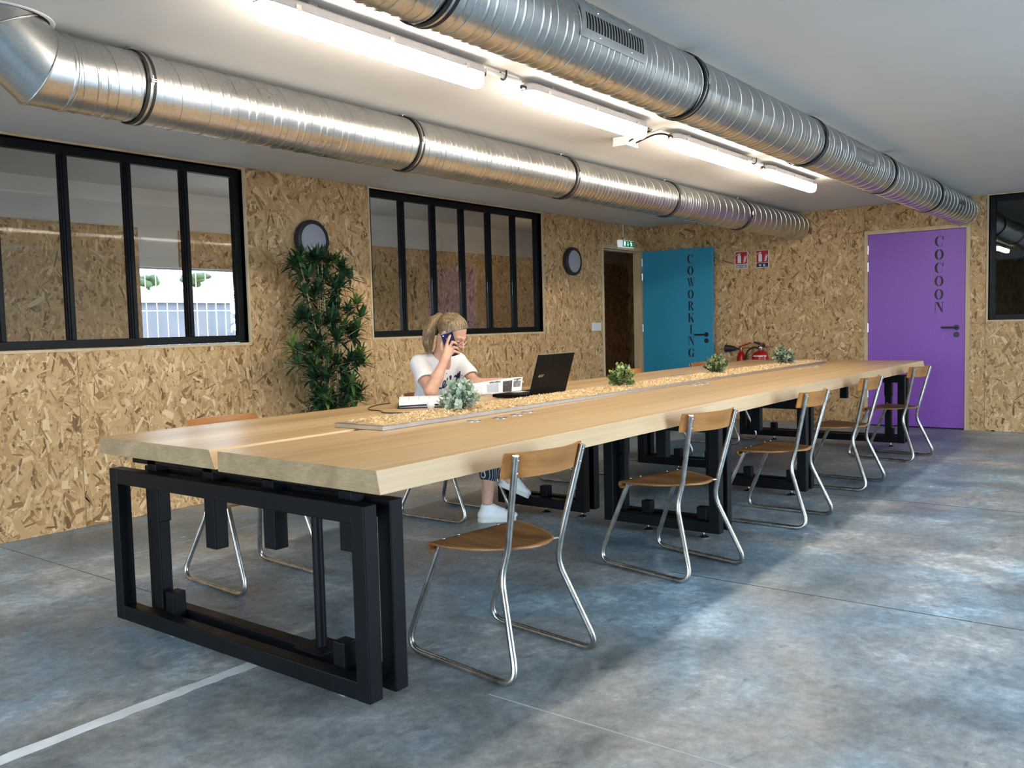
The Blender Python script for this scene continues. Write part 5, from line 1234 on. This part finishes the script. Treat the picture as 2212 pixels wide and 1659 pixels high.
# ================================================================== PERSON
def sdf_mesh(prims, vox, smooth_it=1):
    """union of soft blended solids meshed with surface nets. prim = (kind, args..., blend, op)"""
    lo = np.array([1e9] * 3); hi = -lo
    def bbox(p):
        if p[0] == 'cap':
            a, b = np.array(p[1]), np.array(p[2]); r = max(p[3], p[4]); return np.minimum(a, b) - r, np.maximum(a, b) + r
        c = np.array(p[1]); r = max(p[2]); return c - r, c + r
    for p in prims:
        if p[-1] == '+': a, b = bbox(p); lo = np.minimum(lo, a); hi = np.maximum(hi, b)
    lo -= 0.02; hi += 0.02; n = np.ceil((hi - lo) / vox).astype(int) + 1
    D = np.full(n, 0.05, np.float32)
    for p in prims:
        k = p[-2]; a, b = bbox(p); i0 = np.maximum(np.floor((a - 0.03 - k - lo) / vox).astype(int), 0); i1 = np.minimum(np.ceil((b + 0.03 + k - lo) / vox).astype(int) + 1, n)
        if (i1 <= i0).any(): continue
        sl = tuple(slice(u, v) for u, v in zip(i0, i1))
        g = np.meshgrid(*[lo[q] + vox * np.arange(i0[q], i1[q]) for q in range(3)], indexing='ij')
        if p[0] == 'cap':
            A, B = np.array(p[1]), np.array(p[2]); ba = B - A; L2 = max((ba ** 2).sum(), 1e-9)
            h = np.clip(sum((g[q] - A[q]) * ba[q] for q in range(3)) / L2, 0, 1)
            d = np.sqrt(sum((g[q] - A[q] - ba[q] * h) ** 2 for q in range(3))) - (p[3] + (p[4] - p[3]) * h)
        else:
            c, r, R_ = np.array(p[1]), np.array(p[2]), p[3]
            q3 = [g[q] - c[q] for q in range(3)]
            if R_ is not None: q3 = [sum(q3[j] * R_[j][q] for j in range(3)) for q in range(3)]
            k0 = np.sqrt(sum((q3[q] / r[q]) ** 2 for q in range(3))); k1 = np.sqrt(sum((q3[q] / r[q] ** 2) ** 2 for q in range(3))) + 1e-9
            d = k0 * (k0 - 1) / k1
            if p[0] == 'cut': d = np.maximum(d, sum(p[4][q] * q3[q] for q in range(3)) - p[5])
        S = D[sl]; k = max(k, 1e-4)
        if p[-1] == '+':
            h = np.clip(0.5 + 0.5 * (S - d) / k, 0, 1); D[sl] = S * (1 - h) + d * h - k * h * (1 - h)
        else:
            h = np.clip(0.5 - 0.5 * (S + d) / k, 0, 1); D[sl] = S * (1 - h) - d * h + k * h * (1 - h)
    ins = D < 0; nx, ny, nz = D.shape
    cnt = np.zeros((nx - 1, ny - 1, nz - 1), np.int8)
    for dx in (0, 1):
        for dy in (0, 1):
            for dz in (0, 1): cnt += ins[dx:nx - 1 + dx, dy:ny - 1 + dy, dz:nz - 1 + dz]
    act = (cnt > 0) & (cnt < 8); cells = np.argwhere(act); idx = np.full(act.shape, -1, np.int64); idx[act] = np.arange(len(cells))
    acc = np.zeros((len(cells), 3)); num = np.zeros(len(cells))
    corners = [(a, b, c) for a in (0, 1) for b in (0, 1) for c in (0, 1)]
    for c0 in corners:
        for ax_ in range(3):
            if c0[ax_]: continue
            c1 = list(c0); c1[ax_] = 1
            v0 = D[tuple((cells + np.array(c0)).T)]; v1 = D[tuple((cells + np.array(c1)).T)]; cr = (v0 < 0) != (v1 < 0)
            t = np.where(cr, v0 / np.where(cr, v0 - v1, 1), 0); pt = np.tile(np.array(c0, float), (len(cells), 1)); pt[:, ax_] = t
            acc[cr] += pt[cr]; num[cr] += 1
    V = lo + (cells + acc / num[:, None]) * vox; F = []
    for ax_ in range(3):
        o = [q for q in range(3) if q != ax_]; sl0 = [slice(None)] * 3; sl1 = [slice(None)] * 3; sl0[ax_] = slice(0, -1); sl1[ax_] = slice(1, None)
        a, b = ins[tuple(sl0)], ins[tuple(sl1)]; e = np.argwhere(a != b); e = e[(e[:, o[0]] > 0) & (e[:, o[1]] > 0)]
        flip = a[tuple(e.T)]; q = []
        for d0, d1 in ((0, 0), (1, 0), (1, 1), (0, 1)):
            c = e.copy(); c[:, o[0]] -= d0; c[:, o[1]] -= d1; q.append(idx[tuple(c.T)])
        q = np.stack(q, 1); 
        if ax_ == 1: flip = ~flip
        q[~flip] = q[~flip][:, ::-1]; F.append(q)
    return V, np.concatenate(F)
def sdf_obj(name, prims, vox, mat, parent, it=2):
    V, F = sdf_mesh(prims, vox); off = np.array(root_offset(parent)); me = bpy.data.meshes.new(name)
    me.from_pydata((V - off).tolist(), [], F.tolist()); me.materials.append(mat); me.polygons.foreach_set('use_smooth', [True] * len(me.polygons)); me.update()
    bm = bmesh.new(); bm.from_mesh(me); bmesh.ops.recalc_face_normals(bm, faces=bm.faces)
    for _ in range(it): bmesh.ops.smooth_vert(bm, verts=bm.verts, factor=0.5, use_axis_x=True, use_axis_y=True, use_axis_z=True)
    bm.to_mesh(me); bm.free()
    return link(name, me, parent)

person = thing('person', 'seated person in a white shirt with a blonde ponytail talking on a phone', 'person', (4.08, 3.62, 0))
# head frame
HC = Vector((3.992, 3.498, 1.142)); yaw_f = Vector((0.20, -0.98, 0)).normalized(); pitch = math.radians(33)
HR = Vector((yaw_f.y, -yaw_f.x, 0)).normalized(); HF = yaw_f * math.cos(pitch) - Vector((0, 0, 1)) * math.sin(pitch); HU = HR.cross(HF)
roll = math.radians(-4); HR, HU = HR * math.cos(roll) + HU * math.sin(roll), HU * math.cos(roll) - HR * math.sin(roll)
def hp(x, y, z): return tuple(HC + HR * x + HF * y + HU * z)
RH = [[HR[i], HF[i], HU[i]] for i in range(3)]
def E(x, y, z, rx, ry, rz, k=0.012, op='+'): return ('ell', hp(x, y, z), (rx, ry, rz), RH, k, op)
def K(a, b, ra, rb, k=0.012, op='+'): return ('cap', tuple(a), tuple(b), ra, rb, k, op)
SHR, SHL = (3.892, 3.675, 0.958), (4.215, 3.655, 0.958)
ELR, WRR = (3.735, 3.448, 0.813), (3.822, 3.416, 0.985)
ELL_, WRL = (4.185, 3.475, 0.822), (4.300, 3.375, 0.835)
NB = Vector((4.048, 3.635, 1.000))
# phone frame
PC = Vector((3.908, 3.443, 1.078)); PN = (Vector((0, 0, 1.185)) - PC).normalized()
IR = (CAM_R - PN * CAM_R.dot(PN)).normalized(); IU = PN.cross(IR)
PB = (IR * -0.287 + IU * 0.958).normalized(); PA = (IR * 0.958 + IU * 0.287).normalized()
def ph(r, u, n): return tuple(PC + IR * r + IU * u + PN * n)
skin = [E(0, -0.012, 0.030, 0.072, 0.092, 0.080), E(0, 0.022, -0.030, 0.056, 0.068, 0.080, 0.02), E(0, 0.045, -0.078, 0.040, 0.042, 0.032, 0.02), K(hp(0, 0.074, -0.096), hp(0, 0.072, -0.094), 0.016, 0.016, 0.015),
        E(0.018, 0.074, 0.012, 0.026, 0.014, 0.010, 0.01), E(-0.018, 0.074, 0.012, 0.026, 0.014, 0.010, 0.01),
        E(0.034, 0.058, -0.034, 0.022, 0.024, 0.022, 0.015), E(-0.034, 0.058, -0.034, 0.022, 0.024, 0.022, 0.015),
        E(0.031, 0.090, -0.006, 0.016, 0.011, 0.010, 0.006, '-'), E(-0.031, 0.090, -0.006, 0.016, 0.011, 0.010, 0.006, '-'),
        E(0.031, 0.074, -0.007, 0.014, 0.012, 0.010, 0.003), E(-0.031, 0.074, -0.007, 0.014, 0.012, 0.010, 0.003),
        K(hp(0, 0.082, 0.006), hp(0, 0.106, -0.034), 0.006, 0.0105, 0.006), E(0.010, 0.094, -0.038, 0.008, 0.009, 0.007, 0.005), E(-0.010, 0.094, -0.038, 0.008, 0.009, 0.007, 0.005),
        E(0, 0.086, -0.060, 0.021, 0.010, 0.006, 0.004), E(0, 0.084, -0.070, 0.018, 0.010, 0.0065, 0.004),
        E(0.076, -0.006, -0.010, 0.009, 0.019, 0.031, 0.006), E(-0.076, -0.006, -0.010, 0.009, 0.019, 0.031, 0.006),
        K(hp(0, -0.030, -0.055), NB, 0.047, 0.050, 0.02), K(NB, (4.055, 3.66, 0.94), 0.052, 0.07, 0.03),
        # trunk, hips, thighs
        K(SHR, SHL, 0.045, 0.045, 0.03), ('ell', (4.055, 3.695, 0.86), (0.14, 0.085, 0.14), None, 0.03, '+'), ('ell', (4.065, 3.745, 0.66), (0.125, 0.09, 0.18), None, 0.03, '+'),
        K((4.00, 3.735, 0.530), (4.06, 3.32, 0.575), 0.080, 0.056, 0.03), K((4.13, 3.735, 0.530), (4.135, 3.345, 0.500), 0.080, 0.056, 0.03),
        K((4.135, 3.345, 0.500), (4.112, 3.340, 0.30), 0.052, 0.046, 0.02), K((4.112, 3.340, 0.30), (4.082, 3.335, 0.085), 0.046, 0.030, 0.02), K((4.082, 3.335, 0.07), (4.17, 3.235, 0.035), 0.032, 0.022, 0.02),
        K((4.06, 3.32, 0.575), (4.14, 3.29, 0.42), 0.052, 0.045, 0.02), K((4.14, 3.29, 0.42), (4.228, 3.29, 0.235), 0.045, 0.029, 0.02), K((4.228, 3.29, 0.22), (4.345, 3.25, 0.150), 0.031, 0.022, 0.02),
        # right arm to the phone
        K(SHR, ELR, 0.044, 0.036, 0.02), K(ELR, (3.775, 3.432, 0.89), 0.036, 0.035, 0.015), K((3.775, 3.432, 0.89), WRR, 0.035, 0.024, 0.015), K(SHL, ELL_, 0.044, 0.034, 0.02), K(ELL_, WRL, 0.036, 0.023, 0.015)]
KN = [(-0.020, -0.006, 0.027), (-0.004, -0.020, 0.031), (0.006, -0.039, 0.030), (0.006, -0.057, 0.026)]
WR = Vector(WRR)
for q in KN: skin.append(K(WR.lerp(Vector(ph(*q)), 0.15), ph(*q), 0.020, 0.0105, 0.010))
FG = [((-0.011, 0.022, 0.027), (-0.004, 0.040, 0.021), (0.003, 0.053, 0.0125)), ((0.015, 0.014, 0.030), (0.029, 0.010, 0.024), (0.039, 0.003, 0.013)), ((0.024, -0.016, 0.030), (0.038, -0.020, 0.023), (0.049, -0.027, 0.011)), ((0.026, -0.040, 0.027), (0.042, -0.045, 0.021), (0.054, -0.052, 0.010))]
for q, f in zip(KN, FG):
    p = [ph(*q)] + [ph(*g_) for g_ in f]
    for a, b, ra, rb in zip(p, p[1:], (0.0098, 0.0086, 0.0080), (0.0086, 0.0080, 0.0070)): skin.append(K(a, b, ra, rb, 0.0025))
th = [ph(-0.026, -0.062, 0.018), ph(-0.046, -0.030, 0.006), ph(-0.049, -0.004, -0.004), ph(-0.046, 0.018, -0.010)]
for a, b, ra, rb in zip(th, th[1:], (0.014, 0.0105, 0.0092), (0.0105, 0.0092, 0.0078)): skin.append(K(a, b, ra, rb, 0.004))
# left hand resting behind the lifted page
wl = Vector(WRL); hd = Vector((0.62, -0.50, 0.02)).normalized(); sd = Vector((0.5, 0.62, 0.1)).normalized()
for i, o in enumerate((-0.026, -0.009, 0.009, 0.026)):
    kn = wl + hd * 0.075 + sd * o; skin.append(K(wl + sd * o * 0.4, kn, 0.018, 0.010, 0.01)); Lf = (0.062, 0.070, 0.066, 0.052)[i]
    m1, m2 = kn + hd * Lf * 0.45 + Vector((0, 0, 0.004)), kn + hd * Lf * 0.95 - Vector((0, 0, 0.012)); skin += [K(kn, m1, 0.0095, 0.0085, 0.003), K(m1, m2, 0.0085, 0.007, 0.003)]
t1, t2, t3 = wl + hd * 0.02 - sd * 0.03, wl + hd * 0.055 - sd * 0.052, wl + hd * 0.085 - sd * 0.054 - Vector((0, 0, 0.008)); skin += [K(t1, t2, 0.013, 0.010, 0.006), K(t2, t3, 0.010, 0.008, 0.003)]
t = NT('skin'); n_ = t.noise(t.coord(), 30, 4)
t.set(col=t.ramp(n_, [(0.3, (0.52, 0.285, 0.195)), (0.7, (0.62, 0.36, 0.255))]), rough=0.5, sss=0.08, spec=0.35); t.b.inputs['Subsurface Radius'].default_value = (0.012, 0.004, 0.002)
M_SKIN = t.m
sdf_obj('body', skin, 0.0036, M_SKIN, person, 2)
# facial details
M_EYE = plain('eye_lash', (0.05, 0.03, 0.02), 0.5); M_LIP = plain('lip_colour', (0.50, 0.17, 0.15), 0.4); M_BROW = plain('eyebrow_hair', (0.25, 0.15, 0.08), 0.8)
for s_ in (-1, 1):
    m = MB(); m.tube([hp(s_ * (0.031 + 0.014 * math.sin(a)), 0.0855 - 0.004 * a * a, -0.012 + 0.002 * a * a) for a in (-1, -0.6, -0.2, 0.2, 0.6, 1)], 0.0012, 6); m.build('eyelash', M_EYE, person)
    m = MB(); m.tube([hp(s_ * (0.016 + 0.030 * q), 0.0885 - 0.014 * q * q, 0.014 + 0.006 * math.sin(q * 2.6)) for q in (0, 0.25, 0.5, 0.75, 1)], [0.002, 0.0026, 0.0024, 0.002, 0.001], 6); m.build('eyebrow', M_BROW, person)
m = MB(); m.ball(hp(0, 0.0925, -0.0605), (0.017, 0.005, 0.004), Matrix(RH), 14, 8); m.ball(hp(0, 0.0905, -0.0695), (0.015, 0.005, 0.0048), Matrix(RH), 14, 8); m.build('lips', M_LIP, person, smooth=60)
# hair
t = NT('blonde_hair'); co = t.coord('Object')
n1 = t.noise(t.mapping(co, (130, 130, 16)), 1.0, 4, 0.6, 0.4); n2 = t.noise(co, 9, 3)
f = t.math('ADD', t.math('MULTIPLY', n1, 0.6), t.math('MULTIPLY', n2, 0.4))
t.set(col=t.ramp(f, [(0.38, (0.075, 0.047, 0.023)), (0.53, (0.23, 0.155, 0.078)), (0.69, (0.56, 0.44, 0.26))]), rough=0.42); t.bump(n1, 0.5, 0.004)
M_HAIR = t.m
nrm = (0.0, 0.72, -0.69)
TAIL = [(4.012, 3.556, 1.222), (3.985, 3.590, 1.242), (3.950, 3.612, 1.215), (3.928, 3.620, 1.155), (3.915, 3.625, 1.090), (3.918, 3.622, 1.040)]
TR = [0.020, 0.024, 0.031, 0.035, 0.030, 0.012]
hair = [('cut', hp(0, -0.014, 0.034), (0.0795, 0.0985, 0.0865), RH, nrm, 0.030, 0.004, '+'), E(0.070, 0.015, 0.012, 0.009, 0.022, 0.026, 0.01), E(-0.070, 0.015, 0.012, 0.009, 0.022, 0.026, 0.01)]
hair = [hair[0][:6] + (0.006, '+')] + hair[1:]
for a, b, ra, rb in zip(TAIL, TAIL[1:], TR, TR[1:]): hair.append(K(a, b, ra, rb, 0.015))
ho = sdf_obj('hair', hair, 0.0036, M_HAIR, person, 2)
m = MB(); r_ = random.Random(5)
tv = spline(TAIL, 5)
for s_ in range(80):
    a = r_.uniform(0, 2 * PI); k = r_.uniform(0.75, 1.12); ph_ = r_.uniform(0, 6); pts = []
    for i, c in enumerate(tv):
        f = i / (len(tv) - 1) * (len(TR) - 1); j = min(int(f), len(TR) - 2); rr_ = TR[j] + (TR[j + 1] - TR[j]) * (f - j)
        w_ = 0.004 * math.sin(i * 0.7 + ph_) * (i / len(tv)); pts.append(c + Vector((math.cos(a) * (rr_ * k + w_), math.sin(a) * (rr_ * k + w_), 0)) + Vector((0, 0, -0.02 * r_.random() * (i == len(tv) - 1))))
    m.tube(pts, [0.0026] * (len(pts) - 3) + [0.002, 0.0014, 0.0006], 5)
m.build('ponytail_strands', M_HAIR, ho, smooth=60)
m = MB()
for s_ in range(70):                                # strands combed back over the scalp towards the tie
    az = r_.uniform(-1.25, 1.25); st = Vector((math.sin(az) * 0.0785, 0.072 * math.cos(az) - 0.004, 0.014 + 0.070 * math.cos(az))); en = Vector((0.0, -0.082, 0.068)); pts = []
    for i in range(8):
        f = i / 7; p = st.lerp(en, f); q = p - Vector((0, -0.014, 0.034)); kk = 1.012 / math.sqrt((q.x / 0.0795) ** 2 + (q.y / 0.0985) ** 2 + (q.z / 0.0865) ** 2); p = Vector((0, -0.014, 0.034)) + q * kk; pts.append(hp(*p))
    m.tube(pts, [0.0008, 0.0018, 0.0022, 0.0022, 0.0022, 0.0022, 0.0022, 0.0018], 5)
m.build('combed_strands', M_HAIR, ho, smooth=60)
m = MB(); m.tube([Vector(TAIL[0]) + (Vector((0.7, 0.5, 0.3)).normalized() * math.cos(a) + Vector((0.3, -0.6, 0.75)).normalized() * math.sin(a)) * 0.021 for a in [2 * PI * i / 20 for i in range(20)]], 0.004, 8, closed=True); m.build('hair_tie', M_BROW, ho, smooth=60)
# glasses
M_GOLD = plain('gold_wire', (0.75, 0.55, 0.35), 0.25, metal=1.0)
gl = bpy.data.objects.new('glasses', None); C.objects.link(gl); gl.parent = person; gl.location = HC - person.location
for s_ in (-1, 1):
    c = (s_ * 0.033, 0.104, -0.018); m = MB(); m.tube([hp(c[0] + 0.022 * math.cos(a), c[1] - abs(c[0] + 0.022 * math.cos(a)) * 0.12, c[2] + 0.021 * math.sin(a)) for a in [2 * PI * i / 28 for i in range(28)]], 0.0012, 6, closed=True); m.build('rim', M_GOLD, gl, smooth=60)
    m = MB(); n_ = 20; vs = [hp(c[0] + 0.021 * math.cos(2 * PI * i / n_), c[1] - abs(c[0] + 0.021 * math.cos(2 * PI * i / n_)) * 0.12 + d, c[2] + 0.020 * math.sin(2 * PI * i / n_)) for d in (-0.0006, 0.0006) for i in range(n_)]
    m.add(vs, [tuple(range(n_ - 1, -1, -1)), tuple(range(n_, 2 * n_))] + [(i, (i + 1) % n_, n_ + (i + 1) % n_, n_ + i) for i in range(n_)]); m.build('lens', M_GLASS, gl)
    m = MB(); m.tube([hp(s_ * 0.055, 0.096, -0.010), hp(s_ * 0.078, 0.06, -0.004), hp(s_ * 0.085, 0.0, 0.006), hp(s_ * 0.084, -0.02, -0.004)], 0.0012, 6); m.build('temple_arm', M_GOLD, gl)
m = MB(); m.tube([hp(-0.011, 0.102, -0.012), hp(0, 0.106, -0.007), hp(0.011, 0.102, -0.012)], 0.0014, 6); m.build('bridge', M_GOLD, gl)
# shirt
t = NT('white_cotton'); wv = t.noise(t.mapping(t.coord(), (9, 9, 4)), 2.0, 3, 0.5, 0.6); t.set(col=t.ramp(wv, [(0.3, (0.76, 0.76, 0.78)), (0.7, (0.82, 0.82, 0.83))]), rough=0.8, sheen=0.1); t.bump(wv, 0.5, 0.012)
M_SHIRT = t.m
SR2, SL2 = Vector(SHR).lerp(Vector(ELR), 0.56), Vector(SHL).lerp(Vector(ELL_), 0.56)
nb = tuple(NB + Vector((-0.006, -0.020, 0.028)))
shirt = [('ell', (4.055, 3.692, 0.865), (0.158, 0.104, 0.155), None, 0.03, '+'), ('ell', (4.065, 3.735, 0.66), (0.148, 0.115, 0.22), None, 0.04, '+'), K(SHR, SHL, 0.052, 0.052, 0.03), K(SHR, (4.03, 3.665, 1.00), 0.050, 0.040, 0.03), K(SHL, (4.07, 3.655, 1.00), 0.050, 0.040, 0.03),
         K(SHR, SR2, 0.056, 0.062, 0.02), K(SHL, SL2, 0.056, 0.060, 0.02), ('ell', nb, (0.074, 0.070, 0.052), None, 0.008, '-'),
         ('ell', tuple(SR2 + (Vector(ELR) - Vector(SHR)).normalized() * 0.068), (0.072, 0.072, 0.060), None, 0.004, '-'), ('ell', tuple(SL2 + (Vector(ELL_) - Vector(SHL)).normalized() * 0.066), (0.070, 0.070, 0.058), None, 0.004, '-')]
so = sdf_obj('shirt', shirt, 0.0042, M_SHIRT, person, 2)
# script lettering printed on the shirt, lying on the cloth
bmv = BVHTree.FromPolygons([tuple(v.co + root_offset(person)) for v in so.data.vertices], [tuple(p.vertices) for p in so.data.polygons])
M_NAVYP = plain('navy_print', (0.012, 0.016, 0.085), 0.6)
STR = [[(372, 1345), (415, 1340), (448, 1300), (470, 1240), (455, 1228), (432, 1265), (424, 1325), (446, 1335), (478, 1300), (492, 1262)], [(505, 1180), (492, 1240), (500, 1275), (520, 1262), (545, 1200)], [(486, 1106), (488, 1112)],
       [(520, 1262), (560, 1175), (556, 1150), (540, 1165), (556, 1200), (572, 1235), (560, 1262), (535, 1268)], [(625, 1145), (602, 1185), (608, 1222), (640, 1212), (655, 1165), (640, 1142), (622, 1150), (660, 1160)],
       [(660, 1160), (675, 1105), (672, 1175), (692, 1105), (708, 1075), (702, 1130), (692, 1180)], [(737, 1136), (739, 1144)], [(432, 1375), (420, 1410), (416, 1436)], [(470, 1400), (452, 1432)], [(330, 1360), (360, 1350), (372, 1345)]]
word = None
for st in STR:
    pts = []
    for q in spline([(a, b, 0) for a, b in st], 5):
        px_, py_ = 900 + q[0] * 0.1326, 660 + q[1] * 0.1326
        d = (CAM_F * 1898.07 + CAM_R * (px_ - 1106) - CAM_U * (py_ - 829.5)).normalized(); hit = bmv.ray_cast(Vector((0, 0, 1.185)), d)
        if hit[0]: pts.append((hit[0], hit[1]))
    if len(pts) > 1:
        m = MB(); m.tube([p + n_ * -0.0012 if n_.dot(PN) > 0 else p + n_ * 0.0012 for p, n_ in pts], 0.0050 if len(st) > 2 else 0.0062, 8); m.build('lettering', M_NAVYP, so, smooth=60)
# trousers
t = NT('pinstripe_cloth'); sp_ = t.n('ShaderNodeSeparateXYZ'); t.l(t.coord(), sp_.inputs[0])
wv = t.n('ShaderNodeTexWave'); wv.wave_type = 'BANDS'; wv.bands_direction = 'X'; wv.inputs['Scale'].default_value = 22; t.l(t.coord(), wv.inputs['Vector'])
t.set(col=t.mix(t.ramp(wv.outputs['Fac'], [(0.90, 0.0), (0.97, 1.0)]), (0.012, 0.014, 0.035), (0.5, 0.5, 0.55)), rough=0.85); M_PANT = t.m
pants = [('ell', (4.065, 3.755, 0.55), (0.150, 0.120, 0.115), None, 0.03, '+'), K((4.00, 3.735, 0.530), (4.06, 3.32, 0.575), 0.088, 0.066, 0.03), K((4.13, 3.735, 0.530), (4.135, 3.345, 0.500), 0.088, 0.066, 0.03),
         K((4.135, 3.345, 0.500), (4.116, 3.340, 0.285), 0.062, 0.060, 0.02), K((4.06, 3.32, 0.575), (4.185, 3.29, 0.325), 0.062, 0.056, 0.02), ('ell', (4.112, 3.34, 0.175), (0.11, 0.11, 0.060), None, 0.003, '-'), ('ell', (4.228, 3.29, 0.245), (0.09, 0.09, 0.050), None, 0.003, '-')]
sdf_obj('trousers', pants, 0.005, M_PANT, person, 1)
# sneakers
M_SNEAK = plain('white_leather', (0.78, 0.78, 0.79), 0.5, var=0.03); M_SOLE = plain('off_white_sole', (0.70, 0.68, 0.62), 0.6, var=0.03)
def sneaker(heel, toe, ankle):
    h, to, an = Vector(heel), Vector(toe), Vector(ankle); d = (to - h).normalized(); L_ = (to - h).length; up = (an - h); up = (up - d * up.dot(d)).normalized(); s_ = d.cross(up)
    RS = [[d[i], s_[i], up[i]] for i in range(3)]
    P_ = lambda a, b, c: tuple(h + d * a + s_ * b + up * c)
    pr = [('ell', P_(0.055, 0, 0.040), (0.056, 0.036, 0.042), RS, 0.02, '+'), ('ell', P_(L_ * 0.45, 0, 0.040), (0.085, 0.040, 0.034), RS, 0.02, '+'), ('ell', P_(L_ * 0.78, 0, 0.034), (0.060, 0.043, 0.026), RS, 0.02, '+'), K(P_(0.050, 0, 0.05), P_(0.058, 0, 0.088), 0.036, 0.038, 0.02),
          K(P_(0.10, 0, 0.08), P_(0.15, 0, 0.056), 0.024, 0.022, 0.02), ('ell', P_(0.060, 0, 0.125), (0.034, 0.032, 0.030), RS, 0.004, '-'), ('cut', P_(L_ / 2, 0, -0.03), (0.3, 0.2, 0.038), RS, (0, 0, 1), 0.2, 0.002, '-')]
    o = sdf_obj('shoe', pr, 0.0036, M_SNEAK, person, 1)
    m = MB(); pts = [(a, b) for a, b in ell(L_ - 0.048, 0, 0.048, 0.045, -80, 80, 10)] + [(a, b) for a, b in ell(0.040, 0, 0.042, 0.037, 100, 260, 10)]
    m.prism(pts, 0.0, 0.024, frame(tuple(h), tuple(d), tuple(s_ if frame(tuple(h), tuple(d), tuple(s_)).to_3x3().col[2].dot(up) > 0 else -s_))); fix_normals(m.build('sole', M_SOLE, o, bevel=0.005))
    m = MB()
    for i in range(5):
        a = 0.105 + i * 0.019; zz = 0.098 - i * 0.0075; m.tube([P_(a, -0.022, zz - 0.008), P_(a + 0.004, 0, zz), P_(a, 0.022, zz - 0.008)], 0.0028, 6)
    m.build('laces', M_SOLE, o, smooth=60)
sneaker((4.030, 3.368, 0.0008), (4.195, 3.200, 0.0008), (4.06, 3.33, 0.10))
sneaker((4.175, 3.325, 0.205), (4.372, 3.245, 0.098), (4.225, 3.295, 0.29))
# phone held at the ear
m = MB(); Tp = Matrix.Identity(4)
for i in range(3): Tp[i][0], Tp[i][1], Tp[i][2], Tp[i][3] = PA[i], PB[i], PN[i], PC[i]
phone = thing('phone', 'dark blue smartphone held to the ear by the seated person', 'phone', tuple(PC))
m.box(-0.036, 0.036, -0.072, 0.072, -0.004, 0.004, Tp); m.build('phone_body', plain('blue_glass_back', (0.008, 0.008, 0.055), 0.12, var=0.1, spec=0.7), phone, bevel=0.0035, seg=3)
m = MB(); m.box(-0.0335, 0.0335, -0.068, 0.068, -0.0046, -0.0041, Tp); m.build('phone_screen', M_BLACKP, phone)
m = MB(); m.lathe([(0.0045, 0.0041), (0.0045, 0.0050), (0.0035, 0.0052)], 14, Tp @ Matrix.Translation((-0.022, 0.058, 0))); m.build('camera_lens', M_CHROMEB, phone, smooth=40)
m = MB(); m.lathe([(0.002, 0.0041), (0.002, 0.0045)], 10, Tp @ Matrix.Translation((-0.010, 0.038, 0))); m.build('flash', M_WHITEP, phone)
